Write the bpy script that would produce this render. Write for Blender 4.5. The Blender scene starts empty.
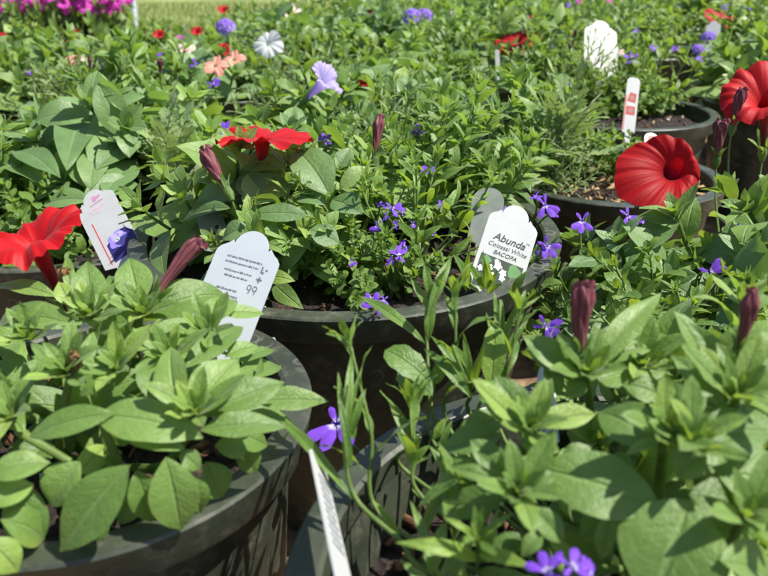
import bpy, bmesh, math, random
import numpy as np
from mathutils import Vector, Matrix, Quaternion

S = bpy.context.scene
COL = S.collection
PI = math.pi
# ------------------------------------------------------------------ camera, sky, sun, exposure
HC = 0.48                                   # camera height above the ground
TH = math.radians(24.5)                     # pitched down
FPX = 720.0                                 # focal length in photo pixels (768 wide)
cd = bpy.data.cameras.new('camera')
cam = bpy.data.objects.new('camera', cd); COL.objects.link(cam)
cam.location = (0, 0, HC); cam.rotation_euler = (PI / 2 - TH, 0, 0)
cd.sensor_width = 36; cd.lens = 36 * FPX / 768
cd.clip_start = 0.02; cd.clip_end = 500
cd.dof.use_dof = True; cd.dof.focus_distance = 0.55; cd.dof.aperture_fstop = 11.5
S.camera = cam

SUN_EL, SUN_AZ = 60.0, -4.0                 # azimuth measured from +x towards +y
el, az = math.radians(SUN_EL), math.radians(SUN_AZ)
SUND = Vector((math.cos(el) * math.cos(az), math.cos(el) * math.sin(az), math.sin(el)))
W = bpy.data.worlds.new('World'); S.world = W; W.use_nodes = True
wn = W.node_tree.nodes; wl = W.node_tree.links
bg = wn['Background']; bg.inputs['Strength'].default_value = 0.09
sky = wn.new('ShaderNodeTexSky'); sky.sky_type = 'NISHITA'; sky.sun_disc = False
sky.sun_elevation = el; sky.sun_rotation = PI / 2 - az
wl.new(sky.outputs['Color'], bg.inputs['Color'])
sd = bpy.data.lights.new('sun', 'SUN'); sd.energy = 5.0; sd.angle = math.radians(0.5); sd.color = (1.0, 0.95, 0.87)
sun = bpy.data.objects.new('sun', sd); COL.objects.link(sun)
sun.rotation_euler = SUND.to_track_quat('Z', 'Y').to_euler()
S.view_settings.view_transform = 'Standard'; S.view_settings.look = 'None'
S.view_settings.exposure = 0.80; S.view_settings.gamma = 1.0; S.view_settings.use_curve_mapping = False
S.render.engine = 'CYCLES'
S.cycles.max_bounces = 7; S.cycles.transmission_bounces = 4; S.cycles.diffuse_bounces = 4; S.cycles.glossy_bounces = 2
S.cycles.use_denoising = True

CT, ST = math.cos(TH), math.sin(TH)
def ray(u, v):
    x = (u - 384) / FPX; y = (288 - v) / FPX
    return np.array([x, CT + y * ST, -ST + y * CT])
def PZ(u, v, z):                            # point on the photo ray at world height z
    d = ray(u, v); t = (z - HC) / d[2]
    return np.array([0, 0, HC]) + d * t
def PD(u, v, dep):                          # point on the photo ray at depth dep
    return np.array([0, 0, HC]) + ray(u, v) * dep
def depth(p): return float(p[1] * CT - (p[2] - HC) * ST)
CAMP = np.array([0, 0, HC])
UP = np.array([0, 0, 1.0])
def nz(a):
    a = np.asarray(a, float); return a / max(np.linalg.norm(a), 1e-9)

# ------------------------------------------------------------------ material helpers
class NT:
    def __init__(s, name):
        s.m = bpy.data.materials.new(name); s.m.use_nodes = True
        s.t = s.m.node_tree; s.n = s.t.nodes; s.l = s.t.links
        s.out = s.n['Material Output']; s.bsdf = s.n['Principled BSDF']
    def link(s, a, b): s.l.new(a, b)
    def node(s, k, **kw):
        n = s.n.new(k)
        for a, b in kw.items(): setattr(n, a, b)
        return n
    def val(s, x, sock):
        if hasattr(x, 'is_output'): s.l.new(x, sock)
        else: sock.default_value = x
    def math(s, op, a, b=0.0, c=0.0, clamp=False):
        n = s.node('ShaderNodeMath', operation=op, use_clamp=clamp)
        s.val(a, n.inputs[0]); s.val(b, n.inputs[1]); s.val(c, n.inputs[2]); return n.outputs[0]
    def mix(s, f, a, b):
        n = s.node('ShaderNodeMix', data_type='RGBA')
        s.val(f, n.inputs[0])
        s.val(a if hasattr(a, 'is_output') else (*a[:3], 1), n.inputs[6])
        s.val(b if hasattr(b, 'is_output') else (*b[:3], 1), n.inputs[7]); return n.outputs[2]
    def ss(s, x, lo, hi):
        n = s.node('ShaderNodeMapRange', interpolation_type='SMOOTHSTEP')
        s.val(x, n.inputs[0]); n.inputs[1].default_value = lo; n.inputs[2].default_value = hi
        return n.outputs[0]
    def noise(s, scale, detail=3, vec=None, rough=.55):
        n = s.node('ShaderNodeTexNoise'); n.inputs['Scale'].default_value = scale
        n.inputs['Detail'].default_value = detail; n.inputs['Roughness'].default_value = rough
        if vec is None:
            if not hasattr(s, 'tc'): s.tc = s.node('ShaderNodeTexCoord')
            vec = s.tc.outputs['Object']
        s.link(vec, n.inputs['Vector']); return n.outputs['Fac']
    def vor(s, scale, feature='F1', vec=None):
        n = s.node('ShaderNodeTexVoronoi', feature=feature); n.inputs['Scale'].default_value = scale
        if vec is None:
            if not hasattr(s, 'tc'): s.tc = s.node('ShaderNodeTexCoord')
            vec = s.tc.outputs['Object']
        s.link(vec, n.inputs['Vector']); return n
    def bump(s, h, strength, dist):
        n = s.node('ShaderNodeBump'); n.inputs['Strength'].default_value = strength; n.inputs['Distance'].default_value = dist
        s.link(h, n.inputs['Height']); return n.outputs[0]
    def uv(s):
        if not hasattr(s, '_uv'):
            u = s.node('ShaderNodeUVMap'); u.uv_map = 'UVMap'
            p = s.node('ShaderNodeSeparateXYZ'); s.link(u.outputs[0], p.inputs[0]); s._uv = (p.outputs[0], p.outputs[1])
        return s._uv
    def tint(s):
        a = s.node('ShaderNodeAttribute'); a.attribute_name = 'tint'; return a.outputs['Fac']
    def orand(s):
        return s.node('ShaderNodeObjectInfo').outputs['Random']
    def translucent(s, col, fac, nrm=None):
        tr = s.node('ShaderNodeBsdfTranslucent'); s.val(col if hasattr(col, 'is_output') else (*col, 1), tr.inputs[0])
        mx = s.node('ShaderNodeMixShader'); mx.inputs[0].default_value = fac
        s.link(s.bsdf.outputs[0], mx.inputs[1]); s.link(tr.outputs[0], mx.inputs[2]); s.link(mx.outputs[0], s.out.inputs[0])
        if nrm is not None: s.link(nrm, tr.inputs['Normal'])

def leaf_mat(name, dark, light, vein, trans, rough=.5, nveins=9, fac=.34, sheen=.15, spec=.4, veinamt=.5, blotch=.5):
    t = NT(name); u, v = t.uv()
    m = t.math('ABSOLUTE', t.math('SUBTRACT', t.math('MULTIPLY', u, 2.0), 1.0))
    mid = t.math('SUBTRACT', 1.0, t.ss(m, .02, .13))
    ph = t.math('FRACT', t.math('SUBTRACT', t.math('MULTIPLY', v, nveins), t.math('MULTIPLY', m, 1.7)))
    tri = t.math('ABSOLUTE', t.math('SUBTRACT', ph, .5))
    side = t.math('MULTIPLY', t.math('SUBTRACT', 1.0, t.ss(tri, .0, .13)), t.math('MULTIPLY', .16, t.math('SUBTRACT', 1.0, t.ss(m, .5, .95))))
    vm = t.math('MAXIMUM', mid, side)
    n1 = t.noise(60, 3); n2 = t.noise(900, 3); n3 = t.noise(260, 2)
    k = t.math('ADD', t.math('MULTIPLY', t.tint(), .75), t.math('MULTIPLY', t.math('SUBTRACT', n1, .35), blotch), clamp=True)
    k = t.math('ADD', k, t.math('MULTIPLY', t.math('SUBTRACT', t.orand(), .5), .45), clamp=True)
    k = t.math('ADD', k, t.math('MULTIPLY', t.math('SUBTRACT', n2, .5), .45), clamp=True)
    c = t.mix(k, dark, light)
    c = t.mix(t.math('MULTIPLY', vm, veinamt), c, vein)
    tn = t.tint(); c = t.mix(t.math('MULTIPLY', t.ss(tn, .86, 1.0), .55), c, (light[0] * 1.3, light[1] * 1.15, light[2] * .85))
    yel = t.math('MULTIPLY', t.math('MULTIPLY', t.ss(t.noise(26, 2), .6, .74), t.ss(t.math('ADD', m, t.math('MULTIPLY', v, .5)), .3, 1.2)), .3)
    c = t.mix(yel, c, (light[0] * 1.5, light[1] * 1.12, light[2] * .8))
    geo = t.node('ShaderNodeNewGeometry')
    c = t.mix(t.math('MULTIPLY', geo.outputs['Backfacing'], .35), c, tuple(min(1, x * 1.5 + .03) for x in light))
    t.link(c, t.bsdf.inputs['Base Color'])
    h = t.math('ADD', t.math('MULTIPLY', vm, -.8), t.math('ADD', t.math('MULTIPLY', n2, .4), t.math('MULTIPLY', n3, .6)))
    b = t.bump(h, .7, .0012); t.link(b, t.bsdf.inputs['Normal'])
    t.val(t.math('ADD', rough - .1, t.math('MULTIPLY', n3, .25)), t.bsdf.inputs['Roughness'])
    t.bsdf.inputs['Specular IOR Level'].default_value = spec
    t.bsdf.inputs['Sheen Weight'].default_value = sheen; t.bsdf.inputs['Sheen Roughness'].default_value = .4
    tc = t.mix(t.math('MULTIPLY', vm, .35), t.mix(k, tuple(x * .75 for x in trans), trans), tuple(x * .6 for x in trans))
    t.translucent(tc, fac)
    return t.m

def petal_mat(name, limb, throat, t0=.35, t1=.62, vein=.25, fac=.35, veincol=None, nv=30, edge=None):
    """corolla: v runs from tube base (0) to limb edge (1), u round the flower"""
    t = NT(name); u, v = t.uv()
    n = t.noise(120, 3)
    f = t.ss(t.math('ADD', v, t.math('MULTIPLY', t.math('SUBTRACT', n, .5), .12)), t0, t1)
    w = t.math('ABSOLUTE', t.math('SUBTRACT', t.math('FRACT', t.math('ADD', t.math('MULTIPLY', u, nv), t.math('MULTIPLY', n, .7))), .5))
    vm = t.math('MULTIPLY', t.math('SUBTRACT', 1.0, t.ss(w, .03, .2)), vein)
    lc = t.mix(t.math('MULTIPLY', n, .5), limb, tuple(x * .72 for x in limb))
    if edge: lc = t.mix(t.ss(v, .82, 1.0), lc, edge)
    c = t.mix(f, throat, lc)
    c = t.mix(vm, c, veincol or throat)
    t.link(c, t.bsdf.inputs['Base Color']); t.bsdf.inputs['Roughness'].default_value = .55
    t.bsdf.inputs['Sheen Weight'].default_value = .04; t.bsdf.inputs['Specular IOR Level'].default_value = .25
    t.link(t.bump(t.math('ADD', vm, t.math('MULTIPLY', t.noise(500, 2), .8)), .25, .0008), t.bsdf.inputs['Normal'])
    t.translucent(c, fac)
    return t.m

def simple(name, c1, c2, scale=40, rough=.6, spec=.4, bump=.2, bd=.002, trans=None):
    t = NT(name); n = t.noise(scale, 4)
    t.link(t.mix(t.ss(n, .3, .7), c1, c2), t.bsdf.inputs['Base Color'])
    t.bsdf.inputs['Roughness'].default_value = rough; t.bsdf.inputs['Specular IOR Level'].default_value = spec
    if bump: t.link(t.bump(t.noise(scale * 4, 3), bump, bd), t.bsdf.inputs['Normal'])
    if trans: t.translucent(trans, .3)
    return t.m

M = {}
M['pet'] = leaf_mat('petunia leaf', (.068, .142, .022), (.212, .338, .08), (.285, .4, .135), (.41, .6, .055), rough=.44, nveins=6, sheen=.16, veinamt=.3, spec=.5, fac=.3)
M['petb'] = leaf_mat('petunia leaf blue green', (.062, .138, .036), (.2, .315, .11), (.26, .38, .18), (.33, .54, .07), rough=.44, nveins=7, sheen=.12, veinamt=.3, spec=.55, fac=.28)
M['cal'] = leaf_mat('narrow bush leaf', (.058, .128, .02), (.2, .325, .072), (.25, .38, .13), (.36, .56, .06), rough=.4, spec=.55, sheen=.08, nveins=5, veinamt=.35)
M['sca'] = leaf_mat('fan flower leaf', (.062, .138, .02), (.2, .335, .07), (.26, .4, .13), (.42, .6, .04), rough=.4, sheen=.08, nveins=6, veinamt=.4, spec=.5)
M['bac'] = leaf_mat('small round leaf', (.06, .13, .016), (.17, .29, .045), (.25, .37, .08), (.4, .58, .04), rough=.45, nveins=6)
M['dus'] = leaf_mat('silvery lobed leaf', (.1, .19, .045), (.27, .37, .15), (.33, .42, .2), (.42, .58, .12), rough=.7, nveins=4, sheen=.4, fac=.25)
M['fea'] = leaf_mat('fine grey green leaf', (.12, .2, .06), (.28, .37, .17), (.33, .42, .22), (.42, .58, .12), rough=.55, nveins=3)
M['stem'] = simple('green stem', (.10, .17, .035), (.16, .24, .06), 90, .55, .4, .3, .001, trans=(.2, .35, .05))
M['pstem'] = simple('pale stem', (.16, .24, .07), (.24, .31, .12), 90, .5, .4, .3, .001)
M['calyx'] = leaf_mat('calyx', (.08, .16, .03), (.16, .26, .06), (.2, .3, .1), (.3, .48, .06))
M['bud'] = petal_mat('withered plum corolla', (.23, .065, .078), (.24, .15, .08), .02, .4, .7, .22, (.022, .006, .008), 9, edge=(.2, .055, .08))
M['brownbud'] = petal_mat('dry brown bud', (.22, .13, .05), (.2, .2, .07), .1, .4, .5, .2, (.07, .035, .015), 9)
M['red'] = petal_mat('scarlet corolla', (.44, .0025, .006), (.035, .001, .005), .36, .56, .2, .42, (.24, .002, .006), 55)
M['redout'] = petal_mat('scarlet corolla with dark tube', (.44, .0025, .006), (.09, .004, .01), .12, .5, .2, .2, (.24, .002, .006), 55)
M['lilac'] = petal_mat('lilac corolla', (.54, .46, .84), (.34, .24, .62), .3, .55, .15, .4, (.2, .1, .5), 20)
M['white'] = petal_mat('white corolla', (.78, .8, .8), (.6, .68, .45), .2, .5, .1, .4, (.6, .65, .55), 20)
M['salmon'] = petal_mat('salmon corolla', (.78, .36, .28), (.8, .6, .35), .35, .6, .15, .35, (.65, .2, .15), 15)
M['cream'] = petal_mat('cream pink corolla', (.82, .68, .6), (.75, .3, .2), .35, .62, .15, .35, (.7, .4, .3), 15)
M['magenta'] = petal_mat('magenta corolla', (.68, .07, .5), (.35, .02, .2), .3, .5, .2, .35, (.35, .01, .25), 20)
M['vio'] = petal_mat('violet petal', (.22, .075, .68), (.75, .72, .85), .06, .26, .25, .35, (.12, .03, .45), 5)
M['vio2'] = petal_mat('pale violet petal', (.34, .2, .75), (.8, .75, .9), .06, .26, .2, .35, (.2, .1, .5), 5)
M['eye'] = simple('pale flower eye', (.75, .72, .55), (.85, .82, .7), 50, .6, .3, 0)

def pot_mat():
    t = NT('olive black plastic')
    n = t.noise(14, 4); f = t.noise(70, 5, rough=.7); sp = t.vor(55).outputs['Distance']
    ring = t.math('SUBTRACT', 1.0, t.ss(t.math('ABSOLUTE', t.math('SUBTRACT', sp, .3)), .0, .07))
    ring = t.math('MULTIPLY', ring, t.ss(t.noise(23, 2), .52, .66))
    c = t.mix(t.ss(n, .3, .75), (.025, .032, .021), (.053, .062, .041))
    c = t.mix(t.math('MULTIPLY', t.ss(f, .48, .75), .45), c, (.17, .165, .125))
    c = t.mix(t.math('MULTIPLY', ring, .45), c, (.22, .22, .18))
    t.link(c, t.bsdf.inputs['Base Color'])
    t.val(t.math('ADD', .27, t.math('MULTIPLY', f, .3)), t.bsdf.inputs['Roughness'])
    t.bsdf.inputs['Specular IOR Level'].default_value = .55
    t.link(t.bump(t.math('ADD', t.noise(30, 4), t.math('MULTIPLY', t.noise(300, 2), .15)), .22, .003), t.bsdf.inputs['Normal'])
    return t.m
def print_photo(name, a, b, c, sc):
    t = NT(name); k = t.mix(t.ss(t.noise(sc, 3), .38, .6), a, b); t.link(t.mix(t.ss(t.noise(sc * .7, 2), .56, .62), k, c), t.bsdf.inputs['Base Color']); t.bsdf.inputs['Roughness'].default_value = .45; return t.m
M['pdk'] = print_photo('printed foliage photo', (.008, .02, .01), (.03, .085, .03), (.09, .2, .07), 420)
M['pviolet'] = print_photo('printed violet petals', (.2, .14, .55), (.33, .26, .68), (.45, .4, .78), 260)
M['pot'] = pot_mat()
def soil_mat():
    t = NT('potting soil'); v = t.vor(190); n = t.noise(120, 5, rough=.7)
    c = t.mix(t.ss(n, .35, .7), (.008, .005, .004), (.035, .02, .013))
    c = t.mix(t.math('MULTIPLY', t.ss(t.noise(75, 2), .6, .68), .7), c, (.09, .045, .025))
    t.link(c, t.bsdf.inputs['Base Color']); t.bsdf.inputs['Roughness'].default_value = .9
    t.link(t.bump(t.math('ADD', n, v.outputs['Distance']), 1.0, .006), t.bsdf.inputs['Normal']); return t.m
M['soil'] = soil_mat()
M['chip'] = simple('bark chip', (.07, .03, .015), (.22, .12, .06), 130, .85, .3, .5, .002)
M['straw'] = simple('pale bark chip', (.25, .15, .07), (.5, .36, .2), 130, .85, .3, .5, .002)
M['perl'] = simple('perlite', (.5, .48, .45), (.65, .62, .58), 200, .9, .2, .4, .002)
M['tagw'] = simple('white plastic tag', (.56, .58, .58), (.62, .63, .62), 35, .42, .45, .05, .0006, trans=(.6, .62, .62))
M['tagc'] = simple('sky tinted white plastic tag', (.62, .67, .72), (.68, .73, .77), 35, .45, .45, .05, .0006, trans=(.5, .56, .6))  # white plastic with the blue of skylit shade put into its colour
M['tagg'] = simple('grey translucent tag', (.22, .25, .22), (.3, .33, .3), 60, .4, .5, .1, .0006, trans=(.3, .34, .3))
def flat(name, c, rough=.5):
    return simple(name, c, tuple(min(1, x * 1.12) for x in c), 160, rough, .4, 0)
for k, c in dict(ink=(.02, .02, .025), inkgrey=(.16, .17, .2), inkmauve=(.45, .2, .35), inkrose=(.62, .36, .4), inkred=(.5, .04, .05),
                 pviolet=(.26, .2, .62), pviolet2=(.4, .33, .74), pdark=(.03, .018, .13), pgreen=(.03, .09, .03), pgreen2=(.08, .2, .06),
                 pwhite=(.8, .8, .78), pdk=(.015, .035, .018), pred=(.32, .02, .015), pgr=(.06, .3, .12), pbrown=(.25, .12, .1)).items():
    M[k] = flat('print ' + k, c)

# ------------------------------------------------------------------ mesh accumulation
class Geo:
    def __init__(s): s.V = []; s.F = []; s.UV = []; s.T = []; s.MI = []; s.n = 0
    def add(s, V, F, UV=None, tint=.5, mi=0):
        V = np.asarray(V, float); F = np.asarray(F, int)
        s.V.append(V); s.F.append(F + s.n)
        s.UV.append(np.asarray(UV, float) if UV is not None else np.zeros((len(V), 2)))
        s.T.append(np.full(len(V), tint)); s.MI.append(np.full(len(F), mi)); s.n += len(V)
    def mesh(s, name, mats, smooth=True):
        me = bpy.data.meshes.new(name)
        V = np.concatenate(s.V); F = np.concatenate(s.F); UV = np.concatenate(s.UV); T = np.concatenate(s.T)
        me.vertices.add(len(V)); me.vertices.foreach_set('co', V.ravel())
        nf = len(F); me.loops.add(nf * 4); me.polygons.add(nf)
        me.loops.foreach_set('vertex_index', F.ravel().astype(np.int32))
        me.polygons.foreach_set('loop_start', np.arange(0, nf * 4, 4, dtype=np.int32))
        me.polygons.foreach_set('loop_total', np.full(nf, 4, dtype=np.int32))
        me.polygons.foreach_set('material_index', np.concatenate(s.MI).astype(np.int32))
        me.polygons.foreach_set('use_smooth', np.full(nf, smooth))
        uvl = me.uv_layers.new(name='UVMap'); uvl.data.foreach_set('uv', UV[F.ravel()].ravel())
        at = me.attributes.new('tint', 'FLOAT', 'POINT'); at.data.foreach_set('value', T)
        for m in (mats if isinstance(mats, (list, tuple)) else [mats]): me.materials.append(m)
        me.update(); me.validate(); return me
    def obj(s, name, mats, parent=None, smooth=True):
        o = bpy.data.objects.new(name, s.mesh(name, mats, smooth)); COL.objects.link(o)
        if parent is not None: o.parent = parent
        return o

_gq = {}
def gridquads(nv, nu):                      # (nv+1) rows x (nu+1) columns
    if (nv, nu) not in _gq:
        i, j = np.meshgrid(np.arange(nv), np.arange(nu), indexing='ij'); a = (i * (nu + 1) + j).ravel()
        _gq[(nv, nu)] = np.stack([a, a + 1, a + nu + 2, a + nu + 1], 1)
    return _gq[(nv, nu)]
PROF = {}
def prof(t, p, q, floor=.02):
    tm = p / (p + q)
    return np.maximum(t ** p * (1 - t) ** q / (tm ** p * (1 - tm) ** q), floor)

def leaf(g, p0, p1, w, n, arch=.1, fold=.12, p=.8, q=.85, nv=10, nu=6, twist=0., wave=.0, tint=.5, mi=0, teeth=0, tdep=.14, rng=random, tip=0.):
    p0 = np.asarray(p0, float); p1 = np.asarray(p1, float); d = p1 - p0; L = np.linalg.norm(d)
    if L < 1e-6: return
    d = d / L; n = np.asarray(n, float); n = n - d * n.dot(d)
    if np.linalg.norm(n) < 1e-3: n = np.cross(d, [0.3, .8, .2])
    n = nz(n); sd = np.cross(d, n)
    t = np.linspace(0, 1, nv + 1); x = np.linspace(-1, 1, nu + 1)
    c = p0 + np.outer(t, d) * L + np.outer(arch * L * 4 * t * (1 - t) - tip * L * t ** 3, n)
    wv = prof(t, p, q) * w / 2
    if teeth:
        wv = wv * (1 + tdep * (np.abs(((t * teeth) % 1.0) - .5) * 2 - .5) * np.minimum(1, t * 2.2))
    ta = twist * (t - .3); cs, sn = np.cos(ta), np.sin(ta)
    tg = np.gradient(c, axis=0); tg /= np.linalg.norm(tg, axis=1, keepdims=True)
    side = np.outer(cs, sd) + np.outer(sn, n)
    nn = np.cross(side, tg)
    ph = rng.random() * 6.28
    wavef = wave * L * np.outer(np.sin(t * 9 + ph), x * np.abs(x)) + wave * .5 * L * np.outer(np.sin(t * 17 + ph * 2), np.abs(x) ** 2)
    hz = fold * np.outer(wv, np.abs(x) * (1.25 - .55 * np.abs(x))) + wavef
    V = c[:, None, :] + side[:, None, :] * np.outer(wv, x)[:, :, None] + nn[:, None, :] * hz[:, :, None]
    uv = np.stack(np.broadcast_arrays((x * .5 + .5)[None, :], t[:, None]), -1).reshape(-1, 2)
    g.add(V.reshape(-1, 3), gridquads(nv, nu), uv, tint, mi)

def tube(g, pts, r0, r1, ns=6, mi=0, tint=.5, cap=False):
    pts = np.asarray(pts, float); k = len(pts)
    tg = np.gradient(pts, axis=0); tg /= np.maximum(np.linalg.norm(tg, axis=1, keepdims=True), 1e-9)
    a = np.cross(tg, [0.31, .12, .94]); bad = np.linalg.norm(a, axis=1) < .15
    a[bad] = np.cross(tg[bad], [1, 0, 0]); a /= np.linalg.norm(a, axis=1, keepdims=True); b = np.cross(tg, a)
    r = np.linspace(r0, r1, k) if np.isscalar(r0) else np.asarray(r0)
    th = np.linspace(0, 2 * PI, ns + 1)
    V = pts[:, None, :] + (a[:, None, :] * np.cos(th)[None, :, None] + b[:, None, :] * np.sin(th)[None, :, None]) * r[:, None, None]
    uv = np.stack(np.broadcast_arrays((th / 2 / PI)[None, :], np.linspace(0, 1, k)[:, None]), -1).reshape(-1, 2)
    g.add(V.reshape(-1, 3), gridquads(k - 1, ns), uv, tint, mi)

def bez(a, b, c, n=8):
    t = np.linspace(0, 1, n)[:, None]; a, b, c = (np.asarray(x, float) for x in (a, b, c))
    return a * (1 - t) ** 2 + 2 * b * t * (1 - t) + c * t ** 2

def empty(name, loc, rz=0., sc=1.):
    o = bpy.data.objects.new(name, None); COL.objects.link(o); o.empty_display_size = .02
    o.location = loc; o.rotation_euler = (0, 0, rz); o.scale = (sc,) * 3; return o
def tag(o, label=None, cat=None, group=None, kind=None):
    if label: o['label'] = label
    if cat: o['category'] = cat
    if group: o['group'] = group
    if kind: o['kind'] = kind
    return o
def copy_tree(o, parent=None):
    c = o.copy(); COL.objects.link(c)
    if parent is not None: c.parent = parent
    for ch in list(o.children): copy_tree(ch, c)
    return c

# ------------------------------------------------------------------ flowers (meshes along +Z, mouth at the origin)
def corolla(name, mat, R, L, seed, lobes=5, cup=.3, recurve=.16, ruffle=.045, notch=.055, nr=20, ns=100, throat=.17, squash=0., lobepow=1., off=(0, 0), warp=.07):
    rg = random.Random(seed); g = Geo()
    t = np.linspace(0, 1, nr + 1); th = np.linspace(0, 2 * PI, ns + 1)
    r = np.where(t < .45, .045 + (throat - .045) * (t / .45) ** 1.3, throat + (1 - throat) * np.clip((t - .45) / .55, 0, 1) ** 1.05)
    z = np.where(t < .45, -L / R * (1 - t / .45), 0)
    s = np.clip((t - .45) / .55, 0, 1)
    z = z + cup * (1 - (1 - s) ** 2)
    p1, p2, p3 = (rg.random() * 6.28 for _ in range(3))
    lob = 1 - notch * (1 - np.abs(np.cos(lobes * th / 2)) ** lobepow)
    lob = lob * (1 + .035 * np.sin(th + p1) + .025 * np.sin(2 * th + p2))
    ruf = ruffle * (np.sin(lobes * th + p1) * .7 + .5 * np.sin(2 * lobes * th + p3) + .35 * np.sin(13 * th + p2) + .45 * np.sin(19 * th + p3) + .35 * np.sin(31 * th + p2)) + warp * np.sin(2 * th + p3) + warp * .6 * np.sin(3 * th + p1)
    RR = np.outer(r, np.ones(ns + 1)) * (1 + np.outer(s, lob - 1)); ZZ = z[:, None] + np.outer(s ** 1.5, ruf)
    ang = np.abs(((th * lobes / (2 * PI)) % 1.0) - .5) * 2          # 1 at the folds between lobes, 0 on each lobe's midline
    ZZ = ZZ - .07 * np.outer(np.clip(s * 1.3, 0, 1) * s, ang ** 4) - .018 * np.outer(np.clip(s * 2, 0, 1), np.exp(-(ang / .09) ** 2)) + .045 * np.outer(s, np.sin(ang * PI))
    ruf[-1] = ruf[0]
    ZZ = ZZ - recurve * np.outer(s ** 2.4, .75 + .7 * np.cos(2 * th + p2) + .35 * np.cos(3 * th + p1))
    V = np.stack([RR * np.cos(th), RR * np.sin(th) * (1 - squash), ZZ], -1) * R
    V[:, :, 0] += (off[0] * R * s ** 1.3)[:, None]; V[:, :, 1] += (off[1] * R * s ** 1.3)[:, None]
    V[:, -1] = V[:, 0]
    uv = np.stack(np.broadcast_arrays((th / 2 / PI)[None, :], t[:, None]), -1).reshape(-1, 2)
    g.add(V.reshape(-1, 3), gridquads(nr, ns), uv, .5)
    return g.mesh(name, mat)
def calyx_mesh(name, L, z0, r, sl=.016, sw=.004, n=5, flare=.5):
    g = Geo(); rg = random.Random(3)
    tube(g, [(0, 0, z0 - .012), (0, 0, z0 - .004), (0, 0, z0 + .002)], [r * .55, r * 1.2, r * 1.0], 0, 8)
    for k in range(n):
        a = k * 2 * PI / n; c = np.array([math.cos(a), math.sin(a), 0])
        leaf(g, c * r * .8 + UP * (z0 - .001), c * (r + sl * flare) + UP * (z0 + sl * .85), sw, c - UP * .3, -.12, .1, .5, .6, 6, 3, tint=.6)
    return g.mesh(name, M['calyx'])
def wither(name, mat, L, r, seed, twist=1.6, open_=1.0):
    """a closed, wilted trumpet: ridged, twisted, its mouth crumpled (base at the origin)"""
    rg = random.Random(seed); g = Geo(); nr, ns = 26, 40
    t = np.linspace(0, 1, nr + 1); th = np.linspace(0, 2 * PI, ns + 1)
    rr = r * np.interp(t, [0, .12, .5, .78, .9, .965, 1], [.42, .45, .74, .98, .92 * open_, .66 * open_, .16])
    V = np.zeros((nr + 1, ns + 1, 3)); ph = rg.random() * 6
    for i, tt in enumerate(t):
        a = th + twist * tt
        rid = 1 + (.05 + .2 * tt ** 2) * np.cos(5 * a + ph) + .09 * tt * np.cos(11 * a - ph) + .05 * tt * np.sin(17 * a)
        zz = L * tt + (tt > .86) * .12 * r * 6 * (tt - .86) * np.cos(3 * a + ph)
        bx = .1 * L * math.sin(tt * 2.2) * .5
        V[i, :, 0] = rr[i] * rid * np.cos(th) + bx; V[i, :, 1] = rr[i] * rid * np.sin(th); V[i, :, 2] = zz
    V[:, -1] = V[:, 0]
    uv = np.stack(np.broadcast_arrays((th / 2 / PI)[None, :], t[:, None]), -1).reshape(-1, 2)
    g.add(V.reshape(-1, 3), gridquads(nr, ns), uv)
    for k in range(5):
        a = k * 1.257 + ph; c = np.array([math.cos(a), math.sin(a), 0])
        leaf(g, c * r * .55 * open_ + UP * L * .93 + np.array([.04 * L, 0, 0]), c * r * (.8 + .35 * rg.random()) * open_ + UP * L * (1.0 + .05 * rg.random()), r * .9, c + UP, .2, -.3, .6, .4, 5, 4, wave=.12, rng=rg)
    return g.mesh(name, mat)
def fan(name, mat, R, seed, n=5):
    """small five-petalled fan flower: three broad lower petals, two narrow upper ones"""
    rg = random.Random(seed); g = Geo()
    for a, l, w in ((-90, 1, .44), (-40, .98, .42), (-140, .98, .42), (65, .72, .22), (115, .72, .22)):
        a = math.radians(a + rg.uniform(-8, 8)); d = np.array([math.cos(a), math.sin(a), rg.uniform(-.15, .3)])
        leaf(g, d * R * .06, d * R * l, R * w, UP, .06, -.25, .95, .55, 7, 5, wave=.03, rng=rg)
    tube(g, [(0, 0, -.55 * R), (0, 0, -.2 * R), (0, 0, .02 * R)], [R * .05, R * .12, R * .15], 0, 8)
    e = Geo()
    V = [(math.cos(k * PI / 4) * R * .13, math.sin(k * PI / 4) * R * .13 - .04 * R, .05 * R) for k in range(8)]
    return g.mesh(name, mat)
def floret_head(name, mats, R, seed, n=11):
    rg = random.Random(seed); g = Geo()
    for k in range(n):
        u = (k + .5) / n; ph = k * 2.4; s = math.sqrt(u)
        d = nz([s * math.cos(ph), s * math.sin(ph), .45 + .6 * (1 - u)]); c = d * R * .75
        a1 = nz(np.cross(d, [.2, .9, .1])); a2 = np.cross(d, a1)
        for j in range(5):
            a = j * 1.2566 + ph; e = a1 * math.cos(a) + a2 * math.sin(a)
            leaf(g, c + e * R * .03, c + e * R * .4 + d * R * .04, R * .32, d, .05, -.1, .8, .35, 4, 3, mi=0, rng=rg)
    tube(g, [(0, 0, -.5 * R), (0, 0, .3 * R)], R * .1, R * .2, 6, 1)
    return g.mesh(name, mats)

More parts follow.
